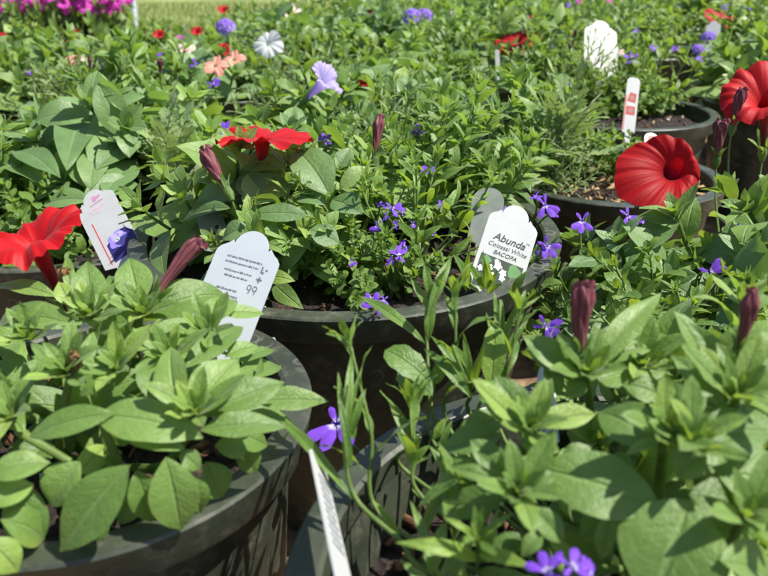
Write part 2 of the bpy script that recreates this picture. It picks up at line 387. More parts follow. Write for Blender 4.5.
FM = {}
FM['red'] = [corolla('scarlet petunia flower', M['red'], .034, .05, s, cup=.4, recurve=.2, throat=.17, notch=.07, ruffle=.03, off=(-.36, -.2), warp=.10) for s in (1, 2)]
FM['redflat'] = [corolla('flat scarlet petunia flower', M['redout'], .034, .026, 5, cup=.10, recurve=.08, ruffle=.04, warp=.035)]
FM['redside'] = [corolla('scarlet petunia trumpet', M['redout'], .032, .045, 7, cup=.5, recurve=.22, ruffle=.06)]
FM['lilac'] = [corolla('lilac petunia trumpet', M['lilac'], .026, .036, 9, cup=.55, recurve=.12, ruffle=.1, throat=.3)]
FM['white'] = [corolla('white petunia flower', M['white'], .03, .035, 11, cup=.15, recurve=.3, ruffle=.06, notch=.14)]
FM['salmon'] = [corolla('salmon starry flower', M['salmon'], .022, .02, 12, notch=.42, lobepow=.8, cup=.15, recurve=.25)]
FM['cream'] = [corolla('cream starry flower', M['cream'], .022, .02, 13, notch=.42, lobepow=.8, cup=.15, recurve=.25)]
FM['magenta'] = [corolla('magenta petunia flower', M['magenta'], .03, .03, 14, cup=.2, recurve=.25)]
FM['fan'] = [fan('violet fan flower', M['vio'], .0165, s) for s in (1, 2, 3)]
FM['fanpale'] = [fan('pale violet fan flower', M['vio2'], .0165, s) for s in (4, 5)]
FM['bud'] = [wither('withered plum bud', M['bud'], .05, r_, s, 2.4, o_) for s, r_, o_ in ((1, .0078, 1.12), (2, .0072, .9), (4, .0062, .62), (7, .0048, 1.15))]
FM['redbud'] = [corolla('small scarlet flower', M['redout'], .013, .02, 21, cup=.5, recurve=.1)]
FM['brown'] = [wither('dry brown bud', M['brownbud'], .016, .0042, 6)]
FM['head'] = [floret_head('pink floret head', [M['salmon'], M['stem']], .022, 3)]
FM['viohead'] = [floret_head('violet floret head', [M['vio2'], M['stem']], .024, 4)]
CAL = {'pet': calyx_mesh('calyx', 1, -.05, .0032), 'bud': calyx_mesh('calyx', 1, .002, .0042, .017, .0045, flare=.35), 'small': calyx_mesh('calyx', 1, -.02, .002, .008, .0022)}

# ------------------------------------------------------------------ plants
def rnd_tint(rg, base=.5, s=.22): return min(1, max(0, rg.gauss(base, s)))
def shoot_leaves(g, rg, pts, L, wl, nodes, start, rosette, p, q, nv, nu, teeth=0, ang=(75, 40), tintb=.5, small=.45, mi=0, wave=.02, arch=(.02, .14), fold=(.05, .3), droop=.15):
    pts = np.asarray(pts); k = len(pts); ph = rg.random() * 6.28
    for i in range(nodes):
        f = start + (1 - start) * (i + .5) / nodes
        j = min(k - 2, int(f * (k - 1))); fr = f * (k - 1) - j
        pos = pts[j] * (1 - fr) + pts[j + 1] * fr; ax = nz(pts[j + 1] - pts[j])
        ph += 2.4 + rg.uniform(-.4, .4)
        a1 = nz(np.cross(ax, [.31, .2, .93])) if abs(ax[2]) < .95 else nz(np.cross(ax, [1, 0, 0])); a2 = np.cross(ax, a1)
        out = a1 * math.cos(ph) + a2 * math.sin(ph)
        an = math.radians(ang[0] + (ang[1] - ang[0]) * f + rg.uniform(-12, 12))
        d = ax * math.cos(an) + out * math.sin(an); d = nz(d - UP * droop * (1 - f))
        l = L * (1 - (1 - small) * max(0, f - .55) / .45) * rg.uniform(.72, 1.18)
        nrm = nz(ax * math.sin(an) - out * math.cos(an) + UP * .35)
        tilt = np.cross(d, nrm) * rg.uniform(-.5, .5)
        leaf(g, pos, pos + d * l, l * wl * rg.uniform(.85, 1.15), nrm + tilt, rg.uniform(*arch), rg.uniform(*fold), p, q, nv, nu, rg.uniform(-.7, .7), wave, rnd_tint(rg, tintb - .1 + .35 * f), mi, teeth, rng=rg, tip=rg.uniform(0, .25))
    ax = nz(pts[-1] - pts[-2]); a1 = nz(np.cross(ax, [.31, .8, .33])); a2 = np.cross(ax, a1)
    for i in range(rosette):
        ph += 2.4; f = i / max(1, rosette); an = math.radians(58 - 44 * f)
        out = a1 * math.cos(ph) + a2 * math.sin(ph); d = ax * math.cos(an) + out * math.sin(an)
        l = L * small * (1.0 - .55 * f) * rg.uniform(.8, 1.2)
        leaf(g, pts[-1], pts[-1] + d * l, l * wl * .9, ax - out * .4, rg.uniform(-.05, .12), rg.uniform(.15, .45), p, q, max(4, nv - 2), nu, 0, wave, rnd_tint(rg, tintb + .25), mi, teeth, rng=rg)

KIND = {  # shoots, R, H, leaf length, width ratio, nodes, start, rosette, p, q, teeth, angles, materials
    'pet':  dict(n=13, R=.115, H=.11, L=.07, wl=.46, nodes=7, start=.25, ros=7, p=.9, q=1.0, teeth=0, ang=(78, 50), mat='pet', rs=.0022),
    'petb': dict(n=11, R=.115, H=.105, L=.072, wl=.56, nodes=6, start=.2, ros=7, p=.95, q=.9, teeth=0, ang=(80, 52), mat='petb', rs=.0024),
    'cal':  dict(n=21, R=.12, H=.125, L=.055, wl=.29, nodes=10, start=.25, ros=6, p=.7, q=.85, teeth=0, ang=(70, 40), mat='cal', rs=.0012),
    'sca':  dict(n=13, R=.125, H=.125, L=.040, wl=.24, nodes=9, start=.25, ros=9, p=.9, q=.75, teeth=5, ang=(62, 30), mat='sca', rs=.0015),
    'fea':  dict(n=30, R=.11, H=.12, L=.034, wl=.11, nodes=13, start=.2, ros=8, p=.6, q=.6, teeth=0, ang=(62, 30), mat='fea', rs=.0009),
    'bac':  dict(n=26, R=.125, H=.085, L=.026, wl=.62, nodes=11, start=.2, ros=5, p=.7, q=.5, teeth=4, ang=(75, 50), mat='bac', rs=.0009),
}
def plant_geo(kind, seed, nv=7, nu=4, f=1.0):
    K = KIND[kind]; rg = random.Random(seed * 7 + 3); fo, st = Geo(), Geo(); tips = []
    n = int(K['n'] * f)
    for i in range(n):
        a = i * 2.4 + rg.uniform(-.35, .35); s = math.sqrt((i + .6) / n)
        R = K['R'] * s * rg.uniform(.8, 1.1); H = K['H'] * (1.12 - .55 * s * s) * rg.uniform(.8, 1.15)
        tip = np.array([R * math.cos(a), R * math.sin(a), H]); ctl = np.array([R * .35 * math.cos(a), R * .35 * math.sin(a), H * .75])
        b0 = np.array([rg.uniform(-.012, .012), rg.uniform(-.012, .012), -.004])
        if s > .6: ctl = ctl * np.array([2.0, 2.0, .55])
        pts = bez(b0, ctl, tip, 9); tube(st, pts, K['rs'] * 1.25, K['rs'] * .7, 6)
        shoot_leaves(fo, rg, pts, K['L'], K['wl'], K['nodes'], K['start'], K['ros'], K['p'], K['q'], nv, nu, K['teeth'], K['ang'])
        tips.append((pts[-1], nz(pts[-1] - pts[-2])))
    return fo, st, tips
def pinnate(g, st, rg, p0, p1, w, n, pairs=8, tint=.6, mi=0):
    """a deeply lobed silvery leaf: a rachis with toothed lobes either side"""
    p0 = np.asarray(p0, float); d = np.asarray(p1, float) - p0; L = np.linalg.norm(d); d = d / L
    n = nz(n - d * np.dot(n, d)); sd = np.cross(d, n)
    t = np.linspace(0, 1, 9); c = p0 + np.outer(t, d) * L + np.outer(.5 * L * t * (1 - t), n)
    tube(st, c, .0011, .0005, 5)
    for k in range(pairs):
        f = .25 + .7 * k / pairs; i = f * 8; j = int(i); pos = c[j] * (1 - i + j) + c[j + 1] * (i - j); tg = nz(c[j + 1] - c[j])
        for s in (-1, 1):
            l = w * .5 * math.sin(PI * (.25 + .65 * (k + .5) / pairs)) * rg.uniform(.85, 1.15)
            dd = nz(sd * s + tg * .75 - n * rg.uniform(-.1, .35)); leaf(g, pos, pos + dd * l, l * .32, n, .05, .15, .6, .5, 8, 4, rg.uniform(-.3, .3), .02, rnd_tint(rg, tint), mi, 4, .75, rng=rg)
    leaf(g, c[-2], c[-1] + d * w * .2, w * .3, n, 0, .15, .6, .35, 6, 4, 0, .03, rnd_tint(rg, tint), mi, 3, .4, rng=rg)
def dusty_geo(seed, n=15, L=.095):
    rg = random.Random(seed); fo, st = Geo(), Geo(); tips = []
    for i in range(n):
        a = i * 2.4 + rg.uniform(-.3, .3); e = math.radians(78 - 60 * (i / n) + rg.uniform(-8, 8)); l = L * rg.uniform(.75, 1.1)
        d = np.array([math.cos(a) * math.cos(e), math.sin(a) * math.cos(e), math.sin(e)])
        b = np.array([0, 0, .012 + .03 * (1 - i / n)]); tube(st, [b * 0, b], .003, .002, 6)
        pinnate(fo, st, rg, b, b + d * l, l * .52, UP - d * .3, 7); tips.append((b + d * l, d))
    return fo, st, tips

PROTO = {}
def make_proto(kind, seed):
    if kind == 'dus': fo, st, tips = dusty_geo(seed)
    else: fo, st, tips = plant_geo(kind, seed)
    m = M['dus'] if kind == 'dus' else M[KIND[kind]['mat']]
    return fo.mesh(kind + ' foliage', m), st.mesh(kind + ' stems', M['stem' if kind not in ('sca', 'dus') else 'pstem']), tips
for kind, seeds in (('pet', (1, 2, 3)), ('petb', (4, 5)), ('cal', (6, 7, 8)), ('sca', (9, 10)), ('bac', (11, 12)), ('fea', (15, 16)), ('dus', (13, 14))):
    PROTO[kind] = [make_proto(kind, s) for s in seeds]
WORD = {'fea': ('feathery grey green plant', 'feathery_plant', 'plant'), 'pet': ('broad leaved petunia', 'petunia_plant', 'petunia'), 'petb': ('grey green broad leaved petunia', 'petunia_plant', 'petunia'),
        'cal': ('bushy narrow leaved plant', 'trailing_petunia_plant', 'plant'), 'sca': ('narrow leaved fan flower', 'fan_flower_plant', 'plant'),
        'bac': ('low small leaved plant', 'bacopa_plant', 'plant'), 'dus': ('feathery pale plant', 'verbena_plant', 'plant')}
PLANTS = []                                  # (object, x, y, kind) for hanging flowers on
def put_part(name, me, parent, mat_world=None, mat_local=None):
    o = bpy.data.objects.new(name, me); COL.objects.link(o); o.parent = parent
    if mat_world is not None:
        pm = Matrix.LocRotScale(parent.location, parent.rotation_euler, parent.scale); o.matrix_local = pm.inverted() @ mat_world
    elif mat_local is not None: o.matrix_local = mat_local
    return o
def field_plant(kind, var, x, y, z, rz, sc, where):
    fo, st, tips = PROTO[kind][var % len(PROTO[kind])]
    r = empty(WORD[kind][1], (x, y, z), rz, sc)
    put_part('foliage', fo, r); put_part('stem', st, r)
    tag(r, WORD[kind][0] + ' ' + where, WORD[kind][2], WORD[kind][0] + ' in the pots')
    PLANTS.append((r, x, y, kind)); return r
def orient(pos, d, size=1., roll=0.):
    q = Vector(d).to_track_quat('Z', 'Y'); q = q @ Quaternion((0, 0, 1), roll)
    return Matrix.LocRotScale(Vector(pos), q, Vector((size,) * 3))
SHORT = {'red': 'petunia_flower', 'redflat': 'petunia_flower', 'redside': 'petunia_flower', 'lilac': 'petunia_flower', 'white': 'petunia_flower', 'salmon': 'star_flower', 'cream': 'star_flower',
         'magenta': 'petunia_flower', 'fan': 'fan_flower', 'fanpale': 'fan_flower', 'bud': 'withered_bud', 'redbud': 'small_flower', 'brown': 'dry_bud', 'head': 'flower_head', 'viohead': 'flower_head'}
def flower(kind, pos, d, size=1., parent=None, var=0, roll=0., label=None, pedicel=None, want=None):
    """place one flower at world pos facing d, as a part of the plant (the nearest one when none is named)"""
    pos = np.asarray(pos, float); d = nz(d)
    if parent is None:
        parent = min((p for p in PLANTS if want is None or p[3] in want), key=lambda p: (p[1] - pos[0]) ** 2 + (p[2] - pos[1]) ** 2)[0]
    ms = FM[kind]; o = put_part(SHORT[kind], ms[var % len(ms)], parent, orient(pos, d, size, roll))
    if label: o['label'] = label
    if kind in ('red', 'redflat', 'redside', 'lilac', 'white'):
        put_part('calyx', CAL['pet'], o, mat_local=Matrix.Translation((0, 0, {'red': 0, 'redflat': .024, 'redside': .005, 'lilac': .014, 'white': .015}[kind])))
    elif kind == 'bud': put_part('calyx', CAL['bud'], o)
    # the flower stalk runs back down into the plant
    tail = {'red': .055, 'redflat': .03, 'redside': .05, 'lilac': .04, 'white': .04, 'bud': .004, 'fan': .009, 'fanpale': .009, 'brown': .0, 'salmon': .02, 'cream': .02, 'magenta': .03, 'redbud': .02, 'head': .01, 'viohead': .01}[kind] * size
    b = pos - d * tail
    if pedicel is None:
        h = np.array([parent.location[0] - b[0], parent.location[1] - b[1], 0]); h = h * min(.5, .025 / max(1e-6, np.linalg.norm(h))); pedicel = b + h - UP * .06
    c = np.array(pedicel)
    g = Geo(); tube(g, bez(b, b - d * .02, c, 8), .0009, .0012, 6)
    inv = orient(pos, d, size, roll).inverted()
    me = g.mesh('flower stalk', M['stem']); me.transform(inv)
    put_part('flower_stalk', me, o)
    return o

# ------------------------------------------------------------------ pots
def lathe(g, prof_, ns=72, mi=0, wob=0.):
    pr = np.asarray(prof_, float); th = np.linspace(0, 2 * PI, ns + 1)
    V = np.stack([np.outer(pr[:, 0], np.cos(th)), np.outer(pr[:, 0], np.sin(th)), np.outer(pr[:, 1], np.ones(ns + 1))], -1)
    uv = np.stack(np.broadcast_arrays((th / 2 / PI)[None, :], np.linspace(0, 1, len(pr))[:, None]), -1).reshape(-1, 2)
    g.add(V.reshape(-1, 3), gridquads(len(pr) - 1, ns)[:, ::-1], uv, .5, mi)
def bead(g, rg, c, s, mi):
    """one crumb of bark or perlite: a jittered box"""
    V = np.array([(x, y, z) for x in (-1, 1) for y in (-1, 1) for z in (-1, 1)], float) * np.array(s) * .5
    V += np.array([[rg.uniform(-.22, .22) * s[k] for k in range(3)] for _ in range(8)])
    q = Quaternion((rg.uniform(-1, 1), rg.uniform(-1, 1), rg.uniform(-.4, .4), rg.uniform(-1, 1))).normalized().to_matrix()
    V = V @ np.array(q).T + np.array(c)
    g.add(V, [(0, 1, 3, 2), (4, 6, 7, 5), (0, 4, 5, 1), (2, 3, 7, 6), (0, 2, 6, 4), (1, 5, 7, 3)], None, .5, mi)
def pot(x, y, rimz, r, label, crumbs=60, straw=0, deep=.022, lip=.02):
    root = empty('plant_pot', (x, y, 0)); tag(root, label, 'plant pot', 'plant pots in rows')
    h = rimz; rb = r * .74; g = Geo()
    ri = r - .011
    lathe(g, [(0, .002), (rb * .97, .002), (rb, .006), (ri - .003, h - lip - .001)], 72)
    lathe(g, [(ri - .0075, h - .012), (ri - .016, h - deep - .03)], 72)
    g.obj('pot_wall', M['pot'], root).data.set_sharp_from_angle(angle=math.radians(28))
    k = Geo()
    lathe(k, [(ri - .004, h - lip), (r - .0034, h - lip - .001), (r - .003, h - lip), (r, h - .0014), (r - .0012, h), (ri - .003, h), (ri - .0052, h - .0015), (ri - .006, h - .014)], 96)
    k.obj('rim', M['pot'], root).data.set_sharp_from_angle(angle=math.radians(28))
    rg = random.Random(int(x * 1000) * 3 + int(y * 1000)); s = Geo(); nr, ns = 14, 48; rs = ri - .0085; zs = h - deep
    V = np.zeros((nr + 1, ns + 1, 3)); th = np.linspace(0, 2 * PI, ns + 1)
    for i in range(nr + 1):
        q = max(.02, i / nr) * rs
        V[i, :, 0] = q * np.cos(th); V[i, :, 1] = q * np.sin(th)
        V[i, :, 2] = zs + np.array([rg.uniform(-.0035, .0035) for _ in th]) + .006 * (1 - i / nr)
    V[:, -1] = V[:, 0]; s.add(V.reshape(-1, 3), gridquads(nr, ns))
    for _ in range(crumbs):
        a = rg.random() * 6.28; q = rs * math.sqrt(rg.random()) * .95; w = rg.random()
        mi = 2 if w < .22 else 1
        sz = (rg.uniform(.002, .0045),) * 3 if mi == 2 else (rg.uniform(.004, .012), rg.uniform(.002, .005), rg.uniform(.0015, .003))
        bead(s, rg, (q * math.cos(a), q * math.sin(a), zs + .005), sz, mi)
    for _ in range(straw):
        a = rg.random() * 6.28; q = rs * math.sqrt(rg.random()) * .95
        bead(s, rg, (q * math.cos(a), q * math.sin(a), zs + .006 + rg.random() * .006), (rg.uniform(.006, .02), rg.uniform(.002, .007), rg.uniform(.001, .003)), 3)
    s.obj('soil', [M['soil'], M['chip'], M['perl'], M['straw']], root)
    return root
RZ = lambda z: HC + z
# ------------------------------------------------------------------ setting: ground, lawn, post
def ground():
    t = NT('wood chip ground'); n = t.noise(9, 5); v = t.vor(48); n2 = t.noise(70, 4)
    c = t.mix(t.ss(n, .35, .7), (.19, .12, .06), (.33, .22, .115)); c = t.mix(t.ss(v.outputs['Distance'], .2, .7), c, (.13, .075, .04))
    t.link(c, t.bsdf.inputs['Base Color']); t.bsdf.inputs['Roughness'].default_value = .9
    t.link(t.bump(t.math('ADD', v.outputs['Distance'], n2), .8, .01), t.bsdf.inputs['Normal'])
    g = Geo(); g.add([(-40, -8, 0), (40, -8, 0), (40, 120, 0), (-40, 120, 0)], [(0, 1, 2, 3)])
    tag(g.obj('ground', t.m, smooth=False), 'tan wood chip ground under the pots', None, None, 'structure')
    t = NT('lawn'); n = t.noise(1.3, 5); n2 = t.noise(14, 4)
    c = t.mix(t.ss(t.math('ADD', t.math('MULTIPLY', n, .6), t.math('MULTIPLY', n2, .4)), .35, .65), (.12, .165, .035), (.25, .27, .075))
    t.link(c, t.bsdf.inputs['Base Color']); t.bsdf.inputs['Roughness'].default_value = .8
    t.link(t.bump(n2, .8, .03), t.bsdf.inputs['Normal'])
    g = Geo(); g.add([(-40, 4.0, .004), (40, 4.0, .004), (40, 119, .004), (-40, 119, .004)], [(0, 1, 2, 3)])
    tag(g.obj('lawn', t.m, smooth=False), 'yellow green lawn beyond the pots', None, None, 'structure')
    rg = random.Random(5); g = Geo()
    for _ in range(9000):
        y = rg.uniform(4.1, 9); x = rg.uniform(-.62, .1) * y; b = np.array([x, y, .004]); h = rg.uniform(.03, .07)
        leaf(g, b, b + np.array([rg.uniform(-.02, .02), rg.uniform(-.02, .02), h]), .006, (rg.uniform(-1, 1), -1, .2), .05, .2, .3, .6, 3, 1, tint=rg.random())
    o = g.obj('grass', leaf_mat('grass blade', (.13, .18, .035), (.27, .3, .08), (.25, .3, .1), (.3, .4, .08), nveins=2))
    tag(o, 'short yellow green grass blades of the lawn', None, None, 'stuff')
ground()
def post():
    p = PD(133, 4, 4.6); g = Geo(); r = .022
    lathe(g, [(0, .0), (.06, .0), (.06, .012), (r, .014), (r, 1.05), (r * .7, 1.062), (0, 1.064)], 24)
    o = g.obj('post', simple('galvanised grey paint', (.16, .19, .24), (.24, .27, .32), 30, .45, .5, .1)); o.location = (p[0], p[1], .004)
    tag(o, 'slim grey metal post on the lawn behind the magenta flowers', 'post')
post()
# ------------------------------------------------------------------ the pots
PA = (-.157, .334, -.224, .117); PB = (-.035, .650, -.230, .200); PC = (.113, .213, -.230, .155); PDD = (-.375, .835, -.280, .183)
PE = (.29, .909, -.25, .142); PF = (.41, 1.30, -.242, .175); PG = (.66, 2.03, -.22, .21); PH = (.275, .495, -.285, .14)
POTS = []
def addpot(p, label, **k): pot(p[0], p[1], RZ(p[2]), p[3], label, **k); POTS.append(p)
addpot(PA, 'dark olive plastic pot nearest the bottom left corner, brimming with broad leaves', crumbs=120)
addpot(PB, 'wide dark plastic pot in the middle with the white lettered tag at its rim', crumbs=160)
addpot(PC, 'dark plastic pot nearest the bottom right corner with a thin white tag standing inside', crumbs=420, deep=.045)
addpot(PDD, 'dark plastic pot at the left edge holding the tag with a violet flower picture', crumbs=60)
addpot(PE, 'dark plastic pot with pale bark chips behind the big red bloom on the right', crumbs=60, straw=260)
addpot(PF, 'dark plastic pot holding the narrow white tag with red picture blocks', crumbs=60, straw=10)
addpot(PG, 'far right plastic pot with rim showing under the narrow green printed tag', crumbs=30)
addpot(PH, 'plastic pot at the right edge hidden under the plants of the red blooms', crumbs=40)
FIELD = [  # x, y, rim, r, where, kinds
    (-.02, 1.13, -.265, .185, 'directly behind the middle pot', 'fea pet petb cal pet petb'),
    (-.43, 1.30, -.28, .19, 'behind the violet picture tag pot', 'pet fea dus petb cal'),
    (-.80, 1.10, -.28, .18, 'at the left edge of the third row', 'petb pet fea pet'),
    (.80, 1.42, -.25, .17, 'before the green printed tag at the right', 'pet sca cal'),
    (.04, 1.58, -.265, .19, 'straight behind the lilac trumpet', 'cal petb sca petb pet'),
    (-.38, 1.76, -.28, .19, 'in the left centre of row four', 'pet fea petb dus petb'),
    (-.80, 1.62, -.29, .19, 'at the left by the small red blooms', 'petb fea pet petb bac'),
    (.42, 1.74, -.25, .175, 'behind the blank white tag', 'sca cal bac pet cal'),
    (1.02, 1.90, -.25, .17, 'beyond the green printed tag', 'cal pet sca'),
    (.22, 2.08, -.26, .19, 'in the fifth row right of centre', 'cal petb fea sca pet'),
    (-.20, 2.14, -.275, .19, 'in the fifth row at the centre', 'pet petb petb cal fea'),
    (-.62, 2.14, -.30, .19, 'by the pink starry flowers', 'petb petb cal pet'),
    (-1.05, 2.06, -.31, .19, 'at the far left end of the fifth row', 'cal bac pet cal'),
    (.44, 2.46, -.25, .19, 'in the sixth row right of centre', 'cal petb sca pet'),
    (.02, 2.54, -.26, .19, 'in the sixth row at the centre', 'petb cal fea petb'),
    (-.40, 2.56, -.28, .19, 'in the sixth row left of centre', 'cal petb pet cal'),
    (1.12, 2.38, -.24, .19, 'in the sixth row at the far right', 'sca cal pet'),
    (.80, 2.62, -.24, .19, 'right of the blank tag, sixth row', 'cal pet sca cal'),
    (.25, 2.92, -.25, .19, 'in the seventh row right of centre', 'pet cal cal pet'),
    (-.18, 2.98, -.26, .19, 'in the seventh row at the centre', 'cal pet cal'),
    (.62, 3.02, -.24, .19, 'in the seventh row towards the right', 'cal cal pet'),
    (1.10, 2.92, -.24, .19, 'in the seventh row at the far right', 'cal pet sca'),
    (1.48, 2.80, -.24, .19, 'at the right end of the seventh row', 'pet cal cal'),
    (.02, 3.36, -.25, .19, 'in the back row left of its middle', 'pet cal cal'),
    (.44, 3.40, -.24, .19, 'in the back row at its middle', 'cal cal pet'),
    (.88, 3.42, -.24, .19, 'in the back row right of its middle', 'cal pet cal'),
    (1.34, 3.30, -.24, .19, 'at the right end of the back row', 'pet cal cal'),
    (-.52, 2.95, -.31, .18, 'at the left end of the seventh row', 'petb cal pet'),
]
rg0 = random.Random(11)
for (x, y, z, r, where, kinds) in FIELD:
    addpot((x, y, z, r), 'dark pot under foliage ' + where, crumbs=0)
    ks = kinds.split(); n = len(ks); off = rg0.random() * 6
    for i, k in enumerate(ks):
        a = off + i * 2 * PI / max(1, n - (n > 4)); q = r * .56 if not (n > 4 and i == n - 1) else 0
        field_plant(k, rg0.randrange(3), x + q * math.cos(a), y + q * math.sin(a), RZ(z) - .022, rg0.random() * 6.28, rg0.uniform(.82, 1.32), 'in the pot ' + where)

# near and middle pots, each plant placed by hand: (kind, variant, x, y, scale, where)
def near(p, items):
    for (k, v, dx, dy, sc, where) in items:
        field_plant(k, v, p[0] + dx, p[1] + dy, RZ(p[2]) - .02, rg0.random() * 6.28, sc, where)
near(PB, [('pet', 0, -.10, -.015, .84, 'in the middle pot beside the pale backed tag'), ('petb', 0, -.06, .10, .85, 'at the back left of the middle pot'),
          ('sca', 0, .0, -.05, .74, 'in the front of the middle pot, violet fans above it'), ('pet', 2, .005, .03, .72, 'at the heart of the middle pot'), ('pet', 1, -.05, -.09, .6, 'low at the front rim of the middle pot'), ('sca', 1, .065, -.05, .72, 'at the front right of the middle pot'),
          ('cal', 1, .085, .05, .8, 'in the middle pot just left of the lettered tag'), ('fea', 0, .05, .12, .95, 'at the back right of the middle pot'), ('cal', 2, .12, .10, .85, 'in the middle pot behind the lettered tag'), ('bac', 1, .02, -.11, .55, 'tiny, at the front rim of the middle pot')])
near(PDD, [('petb', 1, .03, .06, 1.2, 'in the left edge pot behind the violet picture tag'), ('cal', 0, -.10, .0, 1.0, 'at the left of the left edge pot'), ('bac', 1, -.01, -.10, .85, 'low at the front rim of the left edge pot'),
           ('dus', 0, .12, .02, 1.15, 'in the left edge pot right of the picture tag'), ('cal', 2, .0, .13, 1.0, 'at the back of the left edge pot'), ('pet', 1, .1, .12, 1.0, 'at the back right of the left edge pot')])
near(PE, [('dus', 1, -.062, .0, 1.1, 'in the bark chip pot, drooping at its left'), ('cal', 1, -.09, .09, .9, 'at the back left of the bark chip pot'), ('bac', 1, .04, .03, .62, 'at the back right of the bark chip pot'), ('fea', 1, -.085, -.04, .62, 'at the front left of the bark chip pot'), ('cal', 2, -.02, .06, .5, 'at the back of the bark chip pot')])
near(PF, [('sca', 1, -.09, .06, .7, 'in the pot of the red picture tag, left of the tag'), ('bac', 0, .02, .05, .8, 'in the pot of the red picture tag, right of the tag'), ('fea', 0, -.03, .1, .95, 'at the back of the red picture tag pot'), ('sca', 0, .08, .08, .9, 'at the back right of the red picture tag pot'), ('bac', 1, .08, .07, .7, 'at the right of the red picture tag pot'), ('cal', 2, -.11, .11, .9, 'at the back left of the red picture tag pot')])
near(PG, [('bac', 1, -.08, .0, 1.1, 'at the left of the far pot with green printed tag'), ('bac', 0, .06, .06, 1.1, 'at the back of the far pot with green printed tag'), ('cal', 0, .02, .12, 1.0, 'behind the narrow green printed tag'), ('sca', 1, -.1, .1, .9, 'at the back left of the far pot with green printed tag')])
near(PH, [('sca', 0, -.085, -.05, .78, 'at the near left of the right edge pot'), ('sca', 1, -.01, -.08, .82, 'at the near side of the right edge pot'), ('petb', 0, -.065, .05, .9, 'under the big red bloom on the right'),
          ('pet', 2, .055, .045, 1.1, 'at the right edge under the cut off red bloom'), ('bac', 0, -.06, .0, 1.1, 'between the fan flowers of the right edge pot'), ('petb', 1, .02, .0, .9, 'in the centre of the right edge pot'), ('bac', 1, .07, -.05, 1.1, 'low at the near right of the right edge pot')])

# ------------------------------------------------------------------ hero plants of the two nearest pots
def hero_leaves(g, pot_, rows, rg, q=1.08, p=.95, k=.92, nv=16, nu=8):
    z0 = RZ(pot_[2])
    for row in rows:
        u0, v0, h0, u1, v1, h1, w = row[:7]; o = row[7] if len(row) > 7 else {}
        a = PZ(u0, v0, z0 + h0); b = PZ(u1, v1, z0 + h1); m = (a + b) / 2
        tc = nz(CAMP - m); hint = nz(UP * o.get('up', .75) + tc * o.get('cam', .65) + np.array(o.get('n', (0, 0, 0))))
        d = nz(b - a); n = nz(hint - d * hint.dot(d)); fs = max(.6, abs(n.dot(tc)))
        ww = w * depth(m) / FPX / fs ** .6
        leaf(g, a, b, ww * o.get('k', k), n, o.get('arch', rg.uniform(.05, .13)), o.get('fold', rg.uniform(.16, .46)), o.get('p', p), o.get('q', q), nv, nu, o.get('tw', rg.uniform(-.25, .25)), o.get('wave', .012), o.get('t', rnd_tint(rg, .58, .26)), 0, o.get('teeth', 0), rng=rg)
def hero_stem(g, pot_, pts, r0=.0028, r1=.0018, ns=10):
    z0 = RZ(pot_[2]); P = [PZ(u, v, z0 + h) for (u, v, h) in pts]
    b = np.array([pot_[0] + (P[0][0] - pot_[0]) * .35, pot_[1] + (P[0][1] - pot_[1]) * .35, z0 - .024])
    P = [b] + P
    P = np.array(P); k = len(P)                      # smooth through the points
    t = np.linspace(0, k - 1, 6 * k); out = []
    for x in t:
        i = min(k - 2, int(x)); f = x - i; a0 = P[max(0, i - 1)]; a1 = P[i]; a2 = P[i + 1]; a3 = P[min(k - 1, i + 2)]
        out.append(.5 * ((2 * a1) + (-a0 + a2) * f + (2 * a0 - 5 * a1 + 4 * a2 - a3) * f * f + (-a0 + 3 * a1 - 3 * a2 + a3) * f ** 3))
    tube(g, out, r0, r1, ns); return np.array(out)
def hero_root(name, pot_, label, cat, group, dx=0, dy=0):
    r = empty(name, (pot_[0] + dx, pot_[1] + dy, RZ(pot_[2]) - .022)); tag(r, label, cat, group); return r
def hang(geo, name, mats, root):                     # hero geometry is in world space: shift it under its root
    me = geo.mesh(name, mats); me.transform(Matrix.Translation(-root.location)); o = bpy.data.objects.new(name, me); COL.objects.link(o); o.parent = root; return o

